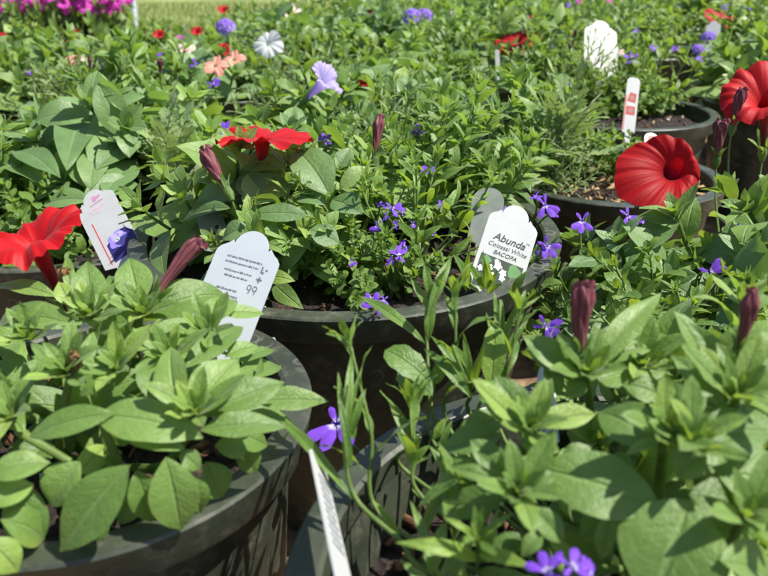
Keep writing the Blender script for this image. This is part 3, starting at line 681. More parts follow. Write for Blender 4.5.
rg = random.Random(21)
HA = [  # low t on covered leaves puts the shade over them into the tint
 # shoot with the withered plum bud, back of the pot
 (92, 320, .050, 87, 261, .072, 33, dict(cam=1.2, up=.2, fold=.3)), (72, 300, .05, 67, 256, .066, 11), (70, 306, .05, 59, 282, .06, 20, dict(cam=1.1)),
 (139, 304, .052, 129, 258, .070, 36, dict(cam=1.1, up=.3)), (80, 327, .05, -6, 333, .04, 29, dict(arch=.2)), (58, 297, .05, -6, 287, .05, 15, dict(arch=.1)),
 (100, 330, .05, 128, 322, .055, 22), (92, 318, .052, 112, 285, .062, 17), (92, 318, .052, 78, 292, .06, 14),
 (144, 318, .05, 226, 296, .05, 42, dict(arch=.14)), (140, 342, .05, 222, 333, .046, 32, dict(arch=.12)), (185, 368, .045, 243, 328, .045, 28),
 (222, 313, .05, 264, 314, .045, 17), (150, 312, .05, 178, 284, .06, 22), (200, 330, .05, 236, 300, .05, 22), (225, 357, .04, 258, 346, .04, 18), (238, 362, .035, 275, 350, .03, 12),
 (120, 350, .046, 170, 338, .046, 26), (120, 312, .05, 110, 276, .06, 18, dict(cam=1)), 
 # shoot with the dry brown bud
 (57, 373, .05, 31, 343, .056, 11), (62, 366, .05, 64, 334, .062, 12, dict(cam=1)), (84, 371, .05, 94, 332, .06, 15, dict(cam=1)), (72, 377, .05, 42, 375, .05, 11),
 (75, 376, .05, 107, 366, .05, 11), (80, 396, .045, 111, 381, .05, 14), (46, 357, .045, 8, 406, .03, 24), (10, 420, .035, 14, 385, .05, 17), (96, 352, .05, 139, 357, .05, 17),
 (100, 396, .035, 158, 374, .04, 27, dict(t=.35)), (24, 432, .035, -8, 400, .04, 24), (30, 372, .03, -5, 366, .035, 30, dict(t=.3)), (20, 345, .03, -6, 352, .03, 30, dict(t=.3)),
 # right hand rosette
 (190, 412, .045, 238, 359, .056, 46, dict(cam=1.0)), (205, 416, .042, 285, 382, .046, 35), (252, 402, .034, 329, 401, .030, 27, dict(arch=.04)), (200, 430, .04, 287, 427, .036, 30),
 (178, 412, .045, 171, 347, .06, 33, dict(cam=.9, n=(-.5, 0, 0))), (196, 416, .045, 214, 384, .056, 14), (192, 416, .045, 196, 386, .055, 9), (200, 418, .045, 226, 396, .05, 12), (150, 400, .045, 160, 362, .05, 30, dict(t=.3)),
 # the long leaf at the centre and those under it
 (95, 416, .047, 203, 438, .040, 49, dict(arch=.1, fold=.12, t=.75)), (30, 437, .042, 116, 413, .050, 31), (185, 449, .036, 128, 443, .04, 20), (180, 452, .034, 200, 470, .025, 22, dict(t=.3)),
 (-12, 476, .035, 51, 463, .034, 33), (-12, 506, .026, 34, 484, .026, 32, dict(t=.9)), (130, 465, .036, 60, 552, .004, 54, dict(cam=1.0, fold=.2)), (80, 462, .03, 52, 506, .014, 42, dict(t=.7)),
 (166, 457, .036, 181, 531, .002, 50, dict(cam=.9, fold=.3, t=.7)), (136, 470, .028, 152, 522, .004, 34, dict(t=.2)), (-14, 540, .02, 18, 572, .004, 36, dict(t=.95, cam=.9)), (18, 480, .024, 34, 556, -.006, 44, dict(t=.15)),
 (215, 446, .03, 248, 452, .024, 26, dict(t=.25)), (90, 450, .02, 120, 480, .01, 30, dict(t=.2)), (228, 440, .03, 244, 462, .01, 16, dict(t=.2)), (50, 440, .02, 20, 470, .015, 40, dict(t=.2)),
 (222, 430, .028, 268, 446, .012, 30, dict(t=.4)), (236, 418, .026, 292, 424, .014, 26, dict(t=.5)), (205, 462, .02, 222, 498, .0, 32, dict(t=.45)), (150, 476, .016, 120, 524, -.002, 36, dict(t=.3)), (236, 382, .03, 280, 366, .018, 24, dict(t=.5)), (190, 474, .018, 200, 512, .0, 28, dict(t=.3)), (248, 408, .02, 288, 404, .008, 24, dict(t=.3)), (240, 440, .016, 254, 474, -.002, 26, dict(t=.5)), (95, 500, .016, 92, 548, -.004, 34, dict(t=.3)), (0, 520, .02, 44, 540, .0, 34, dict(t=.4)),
]
fA, sA = Geo(), Geo()
hero_leaves(fA, PA, HA, rg)
for (pts) in ([(92, 400, .0), (92, 330, .05)], [(130, 400, .0), (140, 318, .05)], [(60, 450, .01), (70, 377, .05)], [(165, 465, .01), (195, 420, .043)], [(20, 432, .03), (70, 462, .018)], [(210, 380, .02), (205, 335, .045)], [(40, 410, .03), (10, 425, .034)], [(120, 470, .015), (100, 418, .045)]):
    hero_stem(sA, PA, pts)
z0 = RZ(PA[2])
for i in range(14):                                  # lower leaves filling the pot
    a = i * 2.4; q = PA[3] * .75 * math.sqrt((i + 1) / 14); c = np.array([PA[0], PA[1], z0 - .015]); t_ = c + np.array([q * math.cos(a), q * math.sin(a), rg.uniform(.02, .042)])
    pts = bez(c, c * .5 + t_ * .5 + UP * .02, t_, 7); tube(sA, pts, .0025, .0014, 8)
    shoot_leaves(fA, rg, pts, .04, .5, 4, .4, 2, .86, .9, 10, 6, tintb=.35)
for (u, v, h) in ((92, 318, .052), (144, 316, .05), (70, 374, .05), (196, 416, .045), (208, 336, .047), (30, 340, .046), (118, 372, .046), (170, 360, .046), (15, 420, .036)):
    p = PZ(u, v, z0 + h); shoot_leaves(fA, rg, [p - UP * .01 + np.array([0, .004, 0]), p], .046, .34, 0, .9, 13, .8, .7, 10, 6, tintb=.5, small=.55)
rA = hero_root('petunia_plant', PA, 'large light green petunia filling the near left pot, plum bud standing up', 'petunia', None)
hang(fA, 'foliage', M['pet'], rA); hang(sA, 'stem', M['stem'], rA)
b0 = PZ(151, 303, z0 + .056); b1 = PZ(203, 240, z0 + .085)
flower('bud', b0, b1 - b0, np.linalg.norm(b1 - b0) / .051, rA, 3, .6, pedicel=PZ(142, 320, z0 + .048), label='plum coloured wilted trumpet leaning to the right')
b0 = PZ(72, 376, z0 + .05); b1 = PZ(77, 353, z0 + .062)
flower('brown', b0, b1 - b0, np.linalg.norm(b1 - b0) / .016, rA, 0, 0, pedicel=PZ(66, 400, z0 + .02))
b0 = PZ(62, 290, z0 + .052); b1 = PZ(65, 272, z0 + .062)
flower('brown', b0, b1 - b0, .8, rA, 0, 1, pedicel=PZ(75, 310, z0 + .04))
fp = PZ(38, 250, RZ(-.158)); dd = nz(np.array([-.20, -.10, .97])); flower('redside', fp, dd, depth(fp) * 57 / FPX / .034, rA, 0, .4, label='scarlet bloom with dark red trumpet facing up', pedicel=PZ(58, 300, z0 + .03))

# ---- near right pot: petunia
z0 = RZ(PC[2])
HC_ = [
 # shoot with the plum bud at its back
 (574, 376, .065, 522, 335, .078, 27), (572, 380, .06, 526, 348, .07, 22), (580, 372, .066, 556, 330, .085, 15, dict(cam=1)), (590, 374, .066, 661, 294, .09, 24, dict(t=.9, cam=1)),
 (592, 372, .066, 622, 322, .082, 27, dict(cam=1)), (598, 366, .066, 657, 347, .07, 17), (585, 382, .064, 566, 398, .06, 18), (592, 384, .064, 640, 376, .06, 28), (582, 376, .066, 576, 348, .075, 12), (604, 372, .06, 668, 372, .062, 36, dict(arch=.06)),
 (560, 396, .055, 545, 362, .066, 18),
 # rosette with yellow heart
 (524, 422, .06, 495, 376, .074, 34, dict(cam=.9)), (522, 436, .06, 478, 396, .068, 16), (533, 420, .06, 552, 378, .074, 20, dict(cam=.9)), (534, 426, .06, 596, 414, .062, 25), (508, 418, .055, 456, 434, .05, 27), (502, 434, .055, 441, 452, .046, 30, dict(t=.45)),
 (528, 430, .06, 520, 402, .072, 12), (530, 430, .06, 540, 405, .072, 11), (520, 440, .058, 560, 452, .058, 24), (505, 480, .055, 476, 452, .062, 10), (508, 478, .055, 500, 446, .066, 10), (502, 482, .055, 450, 468, .056, 16), (500, 470, .05, 470, 440, .058, 26, dict(t=.4)),
 # right shoot with bud
 (724, 409, .075, 671, 355, .086, 25), (729, 382, .078, 699, 346, .09, 16), (727, 372, .078, 689, 322, .094, 19, dict(cam=1)), (735, 384, .078, 727, 346, .094, 14, dict(cam=1)), (748, 368, .08, 778, 332, .09, 24), (742, 402, .076, 776, 358, .084, 30, dict(t=.35)),
 (740, 395, .078, 752, 350, .092, 16), (730, 400, .076, 700, 395, .074, 26), (738, 380, .08, 716, 342, .09, 14), (760, 372, .078, 780, 352, .086, 22), (736, 398, .077, 745, 372, .088, 10), (730, 398, .077, 722, 372, .088, 10),
 # near rosette
 (742, 404, .07, 737, 447, .062, 62, dict(arch=.16, fold=-.25, cam=.5, p=.6, q=.7)), (692, 442, .07, 667, 379, .084, 33, dict(cam=1)), (662, 446, .064, 598, 412, .064, 44, dict(t=.35, cam=.9)), (664, 398, .062, 622, 384, .066, 28),
 (660, 440, .07, 626, 455, .066, 12), (667, 442, .07, 639, 414, .078, 11), (704, 448, .07, 677, 479, .058, 34, dict(t=.4)), (690, 446, .072, 680, 410, .086, 12), (696, 446, .072, 706, 414, .086, 13), (670, 440, .07, 660, 408, .08, 12), (684, 440, .072, 712, 428, .08, 12),
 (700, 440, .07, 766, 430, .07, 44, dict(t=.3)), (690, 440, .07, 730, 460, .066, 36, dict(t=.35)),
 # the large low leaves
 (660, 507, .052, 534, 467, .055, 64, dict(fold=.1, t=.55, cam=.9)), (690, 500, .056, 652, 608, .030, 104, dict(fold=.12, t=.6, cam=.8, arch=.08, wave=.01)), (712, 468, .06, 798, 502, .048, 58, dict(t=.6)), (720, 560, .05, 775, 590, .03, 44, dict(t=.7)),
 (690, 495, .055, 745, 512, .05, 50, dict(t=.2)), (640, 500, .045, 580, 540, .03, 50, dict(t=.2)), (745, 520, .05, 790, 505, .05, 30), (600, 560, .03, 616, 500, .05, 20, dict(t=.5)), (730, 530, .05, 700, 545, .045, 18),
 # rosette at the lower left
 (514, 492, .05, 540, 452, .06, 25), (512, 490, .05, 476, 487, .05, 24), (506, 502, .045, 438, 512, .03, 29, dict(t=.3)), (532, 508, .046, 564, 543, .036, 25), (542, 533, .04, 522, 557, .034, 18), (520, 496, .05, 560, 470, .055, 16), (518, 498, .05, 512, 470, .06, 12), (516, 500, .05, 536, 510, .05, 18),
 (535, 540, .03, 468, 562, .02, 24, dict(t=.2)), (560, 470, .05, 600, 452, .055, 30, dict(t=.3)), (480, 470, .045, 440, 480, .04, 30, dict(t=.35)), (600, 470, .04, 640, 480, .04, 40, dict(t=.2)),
]
fC, sC = Geo(), Geo()
hero_leaves(fC, PC, HC_, rg, k=1.02)
for pts in ([(600, 460, .01), (585, 378, .063)], [(530, 500, .01), (527, 432, .058)], [(725, 470, .02), (735, 400, .075)], [(700, 520, .03), (690, 446, .07)], [(535, 540, .01), (516, 496, .048)], [(660, 480, .03), (664, 442, .068)], [(730, 540, .03), (742, 520, .05)]):
    hero_stem(sC, PC, pts)
for i in range(12):
    a = -1.2 + i * .42; q = PC[3] * (.3 + .55 * ((i * 7) % 12) / 12); c = np.array([PC[0] + .04, PC[1] + .01, z0 - .03]); t_ = c + np.array([q * math.cos(a), q * math.sin(a), rg.uniform(.04, .07)])
    pts = bez(c, c * .5 + t_ * .5 + UP * .02, t_, 7); tube(sC, pts, .0025, .0014, 8)
    shoot_leaves(fC, rg, pts, .04, .5, 4, .4, 2, .86, .9, 10, 6, tintb=.3)
for (u, v, h) in ((585, 376, .065), (528, 430, .06), (735, 398, .077), (691, 444, .071), (665, 440, .07), (517, 496, .05), (745, 520, .05), (640, 366, .062), (705, 372, .07)):
    p = PZ(u, v, z0 + h); shoot_leaves(fC, rg, [p - UP * .01 + np.array([0, .004, 0]), p], .048, .36, 0, .9, 11, .8, .7, 10, 6, tintb=.55, small=.55)
rC = hero_root('petunia_plant', PC, 'large petunia at the near right with two closed plum buds', 'petunia', None, .03, .01)
hang(fC, 'foliage', M['pet'], rC); hang(sC, 'stem', M['stem'], rC)
b0 = PZ(579, 358, z0 + .072); b1 = PZ(585, 282, z0 + .105)
flower('bud', b0, b1 - b0, np.linalg.norm(b1 - b0) / .05, rC, 1, 1.0, pedicel=PZ(585, 378, z0 + .06), label='rounded plum bud standing upright, left one')
b0 = PZ(738, 352, z0 + .085); b1 = PZ(752, 288, z0 + .112)
flower('bud', b0, b1 - b0, np.linalg.norm(b1 - b0) / .05, rC, 2, 2.0, pedicel=PZ(736, 392, z0 + .075), label='slim dark plum bud near the right edge')

field_plant('pet', 1, PC[0] + .05, PC[1] + .085, z0 - .03, 1.0, .78, 'between and behind the two plum buds of the near right pot')
# ---- near right pot: fan flower plant with narrow leaves
HS = [
 (352, 499, .02, 274, 414, .03, 11, dict(t=.55)), (352, 470, .03, 338, 392, .055, 9, dict(cam=1)), (346, 450, .035, 352, 350, .065, 9, dict(t=.8)), (350, 440, .035, 366, 388, .055, 9), (344, 430, .04, 338, 372, .06, 7), (354, 440, .035, 346, 396, .052, 12, dict(t=.8)), (348, 420, .045, 360, 372, .06, 6),
 (434, 586, .01, 497, 502, .035, 14, dict(arch=.06, t=.7)), (420, 540, .01, 455, 470, .04, 12), (440, 580, .015, 410, 500, .03, 10), (430, 575, .01, 446, 520, .03, 18, dict(t=.7)), (418, 508, .03, 500, 444, .055, 15, dict(t=.75)), (450, 588, .01, 474, 540, .03, 12), (400, 540, .0, 372, 500, .015, 9), (440, 600, .01, 400, 560, .02, 12),
 (434, 388, .03, 385, 350, .045, 32, dict(teeth=4, t=.5, p=.8, q=.5)), (432, 396, .03, 398, 372, .03, 26, dict(teeth=4, t=.35)), (436, 384, .03, 444, 356, .045, 14), 
 (471, 398, .03, 424, 349, .045, 12), (469, 390, .03, 430, 335, .055, 8), (470, 385, .03, 463, 332, .06, 8), (468, 370, .04, 452, 344, .055, 7), (472, 390, .03, 486, 342, .06, 7),
 (491, 388, .03, 496, 318, .06, 27, dict(cam=1.1, t=.95, teeth=4)), (426, 344, .03, 359, 296, .04, 11, dict(t=.8)), (428, 342, .035, 432, 290, .06, 12, dict(t=.5)), (428, 318, .05, 452, 256, .075, 11), (430, 300, .055, 424, 262, .075, 9), (428, 310, .05, 410, 278, .065, 8), (432, 305, .05, 446, 268, .075, 8),
 (498, 352, .045, 486, 312, .06, 7), (500, 346, .045, 502, 300, .065, 8), (502, 350, .045, 514, 308, .065, 8), (505, 356, .04, 528, 320, .055, 8), (499, 352, .045, 494, 290, .07, 6), (434, 440, .02, 446, 418, .03, 10), (410, 455, .015, 396, 430, .03, 8), (413, 458, .015, 421, 432, .03, 8), (414, 462, .012, 430, 445, .02, 8), (440, 452, .02, 452, 420, .035, 8),
]
fS, sS = Geo(), Geo()
hero_leaves(fS, PC, HS, rg, q=1.0, p=.9, nv=14, nu=6)
for pts in ([(430, 572, .005), (400, 540, .01), (355, 497, .018), (344, 440, .04), (349, 385, .058)], [(445, 600, .0), (425, 545, .01), (440, 500, .03)], [(437, 448, .0), (434, 386, .03)], [(474, 420, .0), (470, 392, .028), (452, 346, .05)], [(480, 440, .0), (490, 384, .03)], [(444, 440, .0), (427, 345, .033), (430, 290, .06)], [(505, 400, .01), (500, 350, .045), (500, 300, .065)], [(405, 470, -.01), (411, 448, .015)]):
    hero_stem(sS, PC, pts, .0014, .0008)
for (u, v, h, au, av, ah) in ((350, 345, .065, 385, 520, .0), (455, 296, .07, 450, 430, .005), (520, 312, .066, 500, 430, .01), (412, 405, .035, 425, 500, .0), (462, 486, .04, 455, 570, .0), (478, 540, .04, 470, 590, .0)):
    pts = hero_stem(sS, PC, [(au, av, ah), ((u + au) / 2 + rg.uniform(-6, 6), (v + av) / 2, (h + ah) / 2), (u, v, h)], .0012, .0007, 7)
    shoot_leaves(fS, rg, pts[6:], .033, .19, 7, .25, 8, .9, 1.0, 10, 4, 3, (48, 24), .55, .6)
rS = hero_root('fan_flower_plant', PC, 'leggy fan flower in the near right pot, its thin stems arching over the rim', 'plant', None, -.02, .02)
hang(fS, 'foliage', M['sca'], rS); hang(sS, 'stem', M['stem'], rS)
p = PZ(336, 424, z0 + .005); flower('fan', p, (-.25, -.42, .87), 1.1, rS, 0, .3, pedicel=PZ(425, 500, z0 - .03))
for (u, v, h, s, d) in ((548, 572, .045, .5, (-.3, -.1, .95)), (572, 567, .05, .5, (.3, -.1, .95)), (592, 577, .045, .45, (.6, -.2, .8))):
    p = PZ(u, v, z0 + h); flower('fan', p, d, s, rS, u, u * .1, pedicel=PZ(560, 600, z0 + .01))

# ---- a few large leaves of the middle and left pots
def extra(root, mat, rows, pot_, kw=None):
    g = Geo(); hero_leaves(g, pot_, rows, rg)
    me = g.mesh('large leaf', mat); pm = Matrix.LocRotScale(root.location, root.rotation_euler, root.scale); me.transform(pm.inverted())
    o = bpy.data.objects.new('leaf_spray', me); COL.objects.link(o); o.parent = root
def find(sub): return next(p[0] for p in PLANTS if sub in p[0]['label'])
B1, B2 = find('beside the pale backed tag'), find('at the back left of the middle pot')
extra(B1, M['petb'], [(240, 190, .05, 195, 205, .045, 26), (244, 205, .05, 282, 176, .062, 36, dict(cam=.9)), (250, 215, .045, 312, 216, .045, 22), (238, 186, .05, 268, 168, .066, 20, dict(t=.3)), (300, 196, .05, 326, 205, .05, 24), (262, 200, .05, 238, 178, .065, 30),
  (230, 208, .05, 182, 222, .03, 18), (276, 232, .03, 300, 262, .01, 30, dict(t=.2)), (310, 230, .04, 340, 244, .03, 26), (250, 228, .04, 222, 240, .03, 22), (312, 240, .03, 282, 274, .0, 18), (280, 175, .055, 268, 142, .078, 20)], PB)
extra(B2, M['petb'], [(330, 196, .055, 296, 150, .082, 38, dict(cam=.9, t=.85)), (332, 200, .05, 362, 214, .045, 26), (340, 190, .055, 372, 168, .07, 20), (336, 170, .06, 352, 148, .075, 18)], PB)
D1 = find('behind the violet picture tag')
extra(D1, M['petb'], [(66, 170, .075, 82, 118, .10, 32, dict(cam=1.1, p=.9, q=.5, t=.45, fold=.3)), (60, 178, .07, 14, 152, .075, 22, dict(t=.4)), (90, 168, .07, 130, 110, .1, 30, dict(t=.8, cam=1, fold=.35)), (96, 170, .07, 148, 140, .075, 26), (50, 150, .075, 26, 104, .1, 20, dict(t=.8)), (44, 186, .06, -6, 158, .06, 22, dict(t=.4)),
  (84, 196, .05, 138, 184, .05, 26), (90, 190, .055, 98, 152, .075, 24), (96, 192, .05, 72, 164, .07, 20), (104, 196, .05, 136, 160, .065, 26, dict(t=.5)), (90, 200, .05, 42, 206, .04, 22)], PDD)

C1 = find('at the front right of the middle pot')
extra(C1, M['sca'], [(486, 292, .02, 478, 258, .055, 7), (486, 290, .02, 488, 262, .05, 6), (484, 292, .02, 466, 262, .045, 8), (488, 294, .02, 498, 270, .04, 6), (484, 288, .03, 483, 250, .06, 5), (480, 296, .015, 458, 284, .03, 8), (488, 296, .015, 504, 284, .03, 7), (470, 290, .02, 452, 252, .05, 9), (466, 292, .02, 470, 248, .06, 7), (512, 296, .01, 528, 270, .03, 9)], PB)
# ------------------------------------------------------------------ flowers on the other plants (photo position, height, direction, size)
ZT = RZ(-.165)
def fl(kind, u, v, px=None, d=(0, -.5, .85), z=ZT, dep=None, var=0, roll=0, label=None, want=None, parent=None):
    p = PD(u, v, dep) if dep else PZ(u, v, z)
    if depth(p) > 2.7: p = PD(u, v, 2.7)
    base = {'red': .068, 'redflat': .068, 'redside': .064, 'lilac': .052, 'white': .06, 'salmon': .044, 'cream': .044, 'magenta': .06, 'fan': .037, 'fanpale': .037, 'bud': .05, 'redbud': .026, 'brown': .016, 'head': .05, 'viohead': .05}[kind]
    sz = px * depth(p) / FPX / base if px else 1.0
    return flower(kind, p, d, sz, parent, var, roll, label, want=want)
HB = find('under the big red bloom'); HR = find('under the cut off red bloom')
fl('red', 671, 174, 84, (-.16, -.70, .70), dep=.62, var=1, roll=0, parent=HB, label='big scarlet bloom with a dark throat')
fl('redside', 765, 105, 86, (-.35, -.42, .87), dep=.70, roll=1.0, parent=HR, label='scarlet bloom cut off by the right edge, dark tube below')
b0 = PD(717, 160, .68); flower('bud', b0, (.0, .1, 1), .75, HR, 0, .5, label='short closed plum bud')
b0 = PD(733, 128, .70); flower('bud', b0, (.15, .1, 1), .75, HR, 1, .5)
fl('redflat', 262, 140, 100, (0.03, .07, .99), dep=.60, parent=B2, label='scarlet bloom seen edge on')
b0 = PD(228, 192, .56); b1 = PD(206, 149, .57); flower('bud', b0, b1 - b0, np.linalg.norm(b1 - b0) / .05, B1, 1, 0, label='plum bud leaning to the left')
b0 = PD(375, 160, .62); b1 = PD(382, 115, .62); flower('bud', b0, b1 - b0, np.linalg.norm(b1 - b0) / .05, B2, 2, 1, label='straight plum bud at the back')
SB = find('violet fans above it'); SN = find('just left of the lettered tag')
for i, (u, v, px, dp, d) in enumerate(((377, 226, 20, .57, (-.3, -.6, .5)), (392, 208, 26, .58, (.2, -.5, .7)), (402, 212, 16, .58, (.6, -.4, .5)), (399, 256, 30, .55, (.1, -.3, .9)), (376, 306, 34, .50, (-.1, -.75, .6)), (372, 298, 20, .51, (0, -.2, .9)), (413, 224, 12, .58, (.5, -.5, .5)), (386, 216, 16, .57, (-.5, -.4, .6)), (380, 205, 14, .59, (.1, -.3, .9)), (396, 226, 14, .57, (.2, -.7, .4)), (405, 246, 18, .56, (.4, -.5, .6)), (392, 262, 16, .55, (-.4, -.5, .6)), (384, 300, 18, .505, (.3, -.5, .7)), (352, 262, 14, .56, (0, -.6, .6)), (430, 232, 14, .58, (.2, -.6, .6)), (440, 205, 14, .62, (0, -.5, .7)))):
    fl('fan', u, v, px, d, dep=dp, var=i, roll=i, parent=SB)
for i, (u, v, px, dp, d) in enumerate(((496, 205, 34, .66, (-.1, -.6, .6)), (545, 205, 36, .66, (.1, -.7, .5)), (547, 246, 34, .60, (.1, -.8, .5)), (536, 196, 20, .67, (-.3, -.2, .9)), (488, 212, 18, .66, (-.4, -.5, .5)), (505, 212, 16, .66, (.4, -.4, .6)), (552, 214, 18, .66, (.4, -.6, .4)), (540, 252, 18, .6, (-.4, -.6, .5)))):
    fl('fan', u, v, px, d, dep=dp, var=i, roll=.3 * i, parent=SN)
H1, H2 = find('at the near left of the right edge pot'), find('at the near side of the right edge pot')
for i, (u, v, px, dp, d) in enumerate(((582, 221, 34, .56, (-.1, -.7, .6)), (628, 216, 32, .60, (0, -.6, .7)), (642, 222, 16, .60, (.4, -.5, .6)), (546, 326, 40, .46, (-.2, -.75, .5)), (709, 272, 40, .52, (.2, -.8, .4)), (738, 232, 22, .55, (0, -.6, .6)), (675, 340, 26, .50, (0, -.6, .6)))):
    fl('fan', u, v, px, d, dep=dp, var=i, roll=.4 * i, parent=H1 if u < 660 else H2)
fl('lilac', 322, 84, 40, (.72, -.22, .66), z=RZ(-.145), roll=.5, label='lilac trumpet standing alone')
fl('white', 268, 44, 30, (-.1, -.8, .5), roll=1); fl('white', 114, 62, 18, (.2, -.7, .5), roll=2)
for (u, v, px, d) in ((517, 42, 44, (-.3, -.35, .85)), (721, 20, 36, (.2, -.45, .8))): fl('redflat', u, v, px, d, roll=u)
for (u, v, px) in ((74, 34, 10), (2, 40, 14), (66, 44, 8), (222, 53, 18), (197, 33, 12), (372, 15, 12), (365, 84, 12), (224, 11, 12), (530, 21, 10), (159, 36, 12)): fl('redbud', u, v, px, (0, -.6, .8), roll=u)
for (u, v, px) in ((215, 66, 26), (234, 60, 24), (73, 60, 16)): fl('salmon', u, v, px, (.1, -.6, .75), roll=u)
for (u, v, px) in ((292, 15, 34), (184, 52, 26), (87, 57, 16), (455, 14, 14), (620, 52, 10)): fl('cream', u, v, px, (.1, -.5, .8), roll=u)
for i, (u, v, px) in enumerate(((98, 63, 18), (157, 54, 14), (190, 63, 18), (213, 84, 20), (226, 131, 24), (326, 141, 22), (418, 132, 22), (429, 170, 20), (632, 58, 24), (636, 30, 14), (553, 44, 12), (570, 84, 10), (672, 50, 14), (620, 34, 14), (700, 60, 12), (570, 6, 10), (655, 48, 14), (30, 72, 10), (590, 3, 10))): fl('fan', u, v, px, (.1 * (i % 3 - 1), -.6, .7), var=i, roll=i * .7)
for (u, v, px) in ((412, 20, 26), (424, 18, 22), (708, 40, 20), (745, 12, 14), (724, 12, 18), (697, 52, 18), (756, 42, 22), (226, 30, 26)): fl('viohead', u, v, px, (0, -.5, .8), roll=u)
for (u, v, px) in ((612, 3, 12), (180, 38, 8), (580, 2, 9)): fl('magenta', u, v, px, (0, -.5, .8))
for (u, v) in ((573, 36), (568, 48), (632, 8), (160, 70), (90, 66)): b0 = PZ(u, v + 6, ZT); b0 = b0 if depth(b0) < 2.6 else PD(u, v + 6, 2.5); flower('bud', b0, (.1, -.1, 1), .5, var=u)

# ------------------------------------------------------------------ magenta bedding beyond the field
rgm = random.Random(8)
for i, (u, v, dp) in enumerate(((4, 0, 3.3), (22, -2, 3.15), (42, -2, 3.3), (60, -3, 3.1), (78, -2, 3.25), (96, -1, 3.15), (110, 5, 3.3))):
    top = PD(u, v, dp); r = empty('magenta_petunia_plant', (top[0], top[1], .0))
    wh = ('white edged ' if i == 0 else '') 
    tag(r, ('white and pink bedding plant at the upper left corner' if i == 0 else 'magenta bedding plant in the mass of bloom at the upper left'), 'petunia', 'magenta bedding plants at the upper left')
    fo, st, tips = PROTO['pet'][i % 3]
    k = top[2] / .11
    for nm, me in (('foliage', fo), ('stem', st)):
        o = put_part(nm, me, r); o.scale = (1.3, 1.3, max(1.2, k))
    for j in range(13):
        a = rgm.random() * 6.28; q = .11 * math.sqrt(rgm.random())
        p = np.array([top[0] + q * math.cos(a), top[1] + q * math.sin(a) - .02, top[2] + rgm.uniform(-.045, .03)])
        flower('white' if (i == 0 and j % 2) else 'magenta', p, (rgm.uniform(-.5, .5), -.75, rgm.uniform(.3, .8)), rgm.uniform(.8, 1.2), r, 0, rgm.random() * 6, pedicel=(top[0], top[1], top[2] - .1))

# ------------------------------------------------------------------ plant tags
def outline(kind, w, h):
    """tag outline in its own plane, x across, y up, the foot at the origin"""
    P = []
    if kind == 'scallop':                    # round knob between sloping shoulders
        k = w * .27
        P = [(-w * .5, 0), (w * .5, 0), (w * .5, h - w * .42), (w * .49, h - w * .37)]
        P += [(w * .44, h - w * .31), (w * .36, h - w * .26), (w * .30, h - w * .2)]
        P += [(k * math.cos(a), h - k + k * math.sin(a)) for a in np.linspace(.05, PI - .05, 14)]
        P += [(-w * .30, h - w * .2), (-w * .36, h - w * .26), (-w * .44, h - w * .31), (-w * .49, h - w * .37), (-w * .5, h - w * .42)]
    elif kind == 'round':
        k = w * .5; P = [(-k, 0), (k, 0)] + [(k * math.cos(a), h - k + k * math.sin(a)) for a in np.linspace(0, PI, 16)]
    else: P = [(-w * .5, 0), (w * .5, 0), (w * .5, h - w * .25), (w * .32, h), (-w * .32, h), (-w * .5, h - w * .25)]
    return P
def poly(name, pts, z0, z1, mat, parent, smooth=False):
    bm = bmesh.new(); vs = [bm.verts.new((x, y, z0)) for x, y in pts]; f = bm.faces.new(vs)
    if z1 != z0:
        r = bmesh.ops.extrude_face_region(bm, geom=[f])
        for v in r['geom']:
            if isinstance(v, bmesh.types.BMVert): v.co.z = z1
    bmesh.ops.recalc_face_normals(bm, faces=bm.faces[:])
    me = bpy.data.meshes.new(name); bm.to_mesh(me); bm.free(); me.materials.append(mat)
    o = bpy.data.objects.new(name, me); COL.objects.link(o); o.parent = parent; return o
def polys(name, list_, mat, parent, z0=.0007, z1=.0009):
    bm = bmesh.new()
    for pts in list_:
        f = bm.faces.new([bm.verts.new((x, y, z0)) for x, y in pts])
        r = bmesh.ops.extrude_face_region(bm, geom=[f])
        for v in r['geom']:
            if isinstance(v, bmesh.types.BMVert): v.co.z = z1
    bmesh.ops.recalc_face_normals(bm, faces=bm.faces[:])
    me = bpy.data.meshes.new(name); bm.to_mesh(me); bm.free(); me.materials.append(mat)
    o = bpy.data.objects.new(name, me); COL.objects.link(o); o.parent = parent; return o
def words(s, size, x, y, mat, parent, shear=.0, bold=0., align='CENTER'):
    c = bpy.data.curves.new('lettering', 'FONT'); c.body = s; c.size = size; c.shear = shear; c.offset = bold; c.align_x = align; c.extrude = .00008
    c.materials.append(mat); t = bpy.data.objects.new('text', c); COL.objects.link(t); bpy.context.view_layer.update()
    me = bpy.data.meshes.new_from_object(t.evaluated_get(bpy.context.evaluated_depsgraph_get())); bpy.data.objects.remove(t)
    o = bpy.data.objects.new('lettering', me); COL.objects.link(o); o.parent = parent; o.location = (x, y, .00085); return o
def plant_tag(foot, top, w, n, kind, mat, label, stake=.04, group=None):
    foot = np.asarray(foot, float); up = nz(np.asarray(top) - foot); n = np.asarray(n, float); n = nz(n - up * n.dot(up)); rt = np.cross(up, n); h = np.linalg.norm(np.asarray(top) - foot)
    root = empty('plant_tag', foot)
    root.rotation_euler = Matrix((rt, up, n)).transposed().to_euler(); tag(root, label, 'plant tag', group)
    P = outline(kind, w, h)
    if stake:                                # shoulders narrowing to the stake that runs down into the soil
        s = w * .24; P = [(-s * .25, -stake), (s * .25, -stake), (s, -stake * .75), (s, -w * .12), (w * .5, 0)] + P[2:] + [(-w * .5, 0), (-s, -w * .12), (-s, -stake * .75)]
    poly('tag_board', P, 0, .0007, mat, root); return root, h
def rect(x0, y0, x1, y1): return [(x0, y0), (x1, y0), (x1, y1), (x0, y1)]
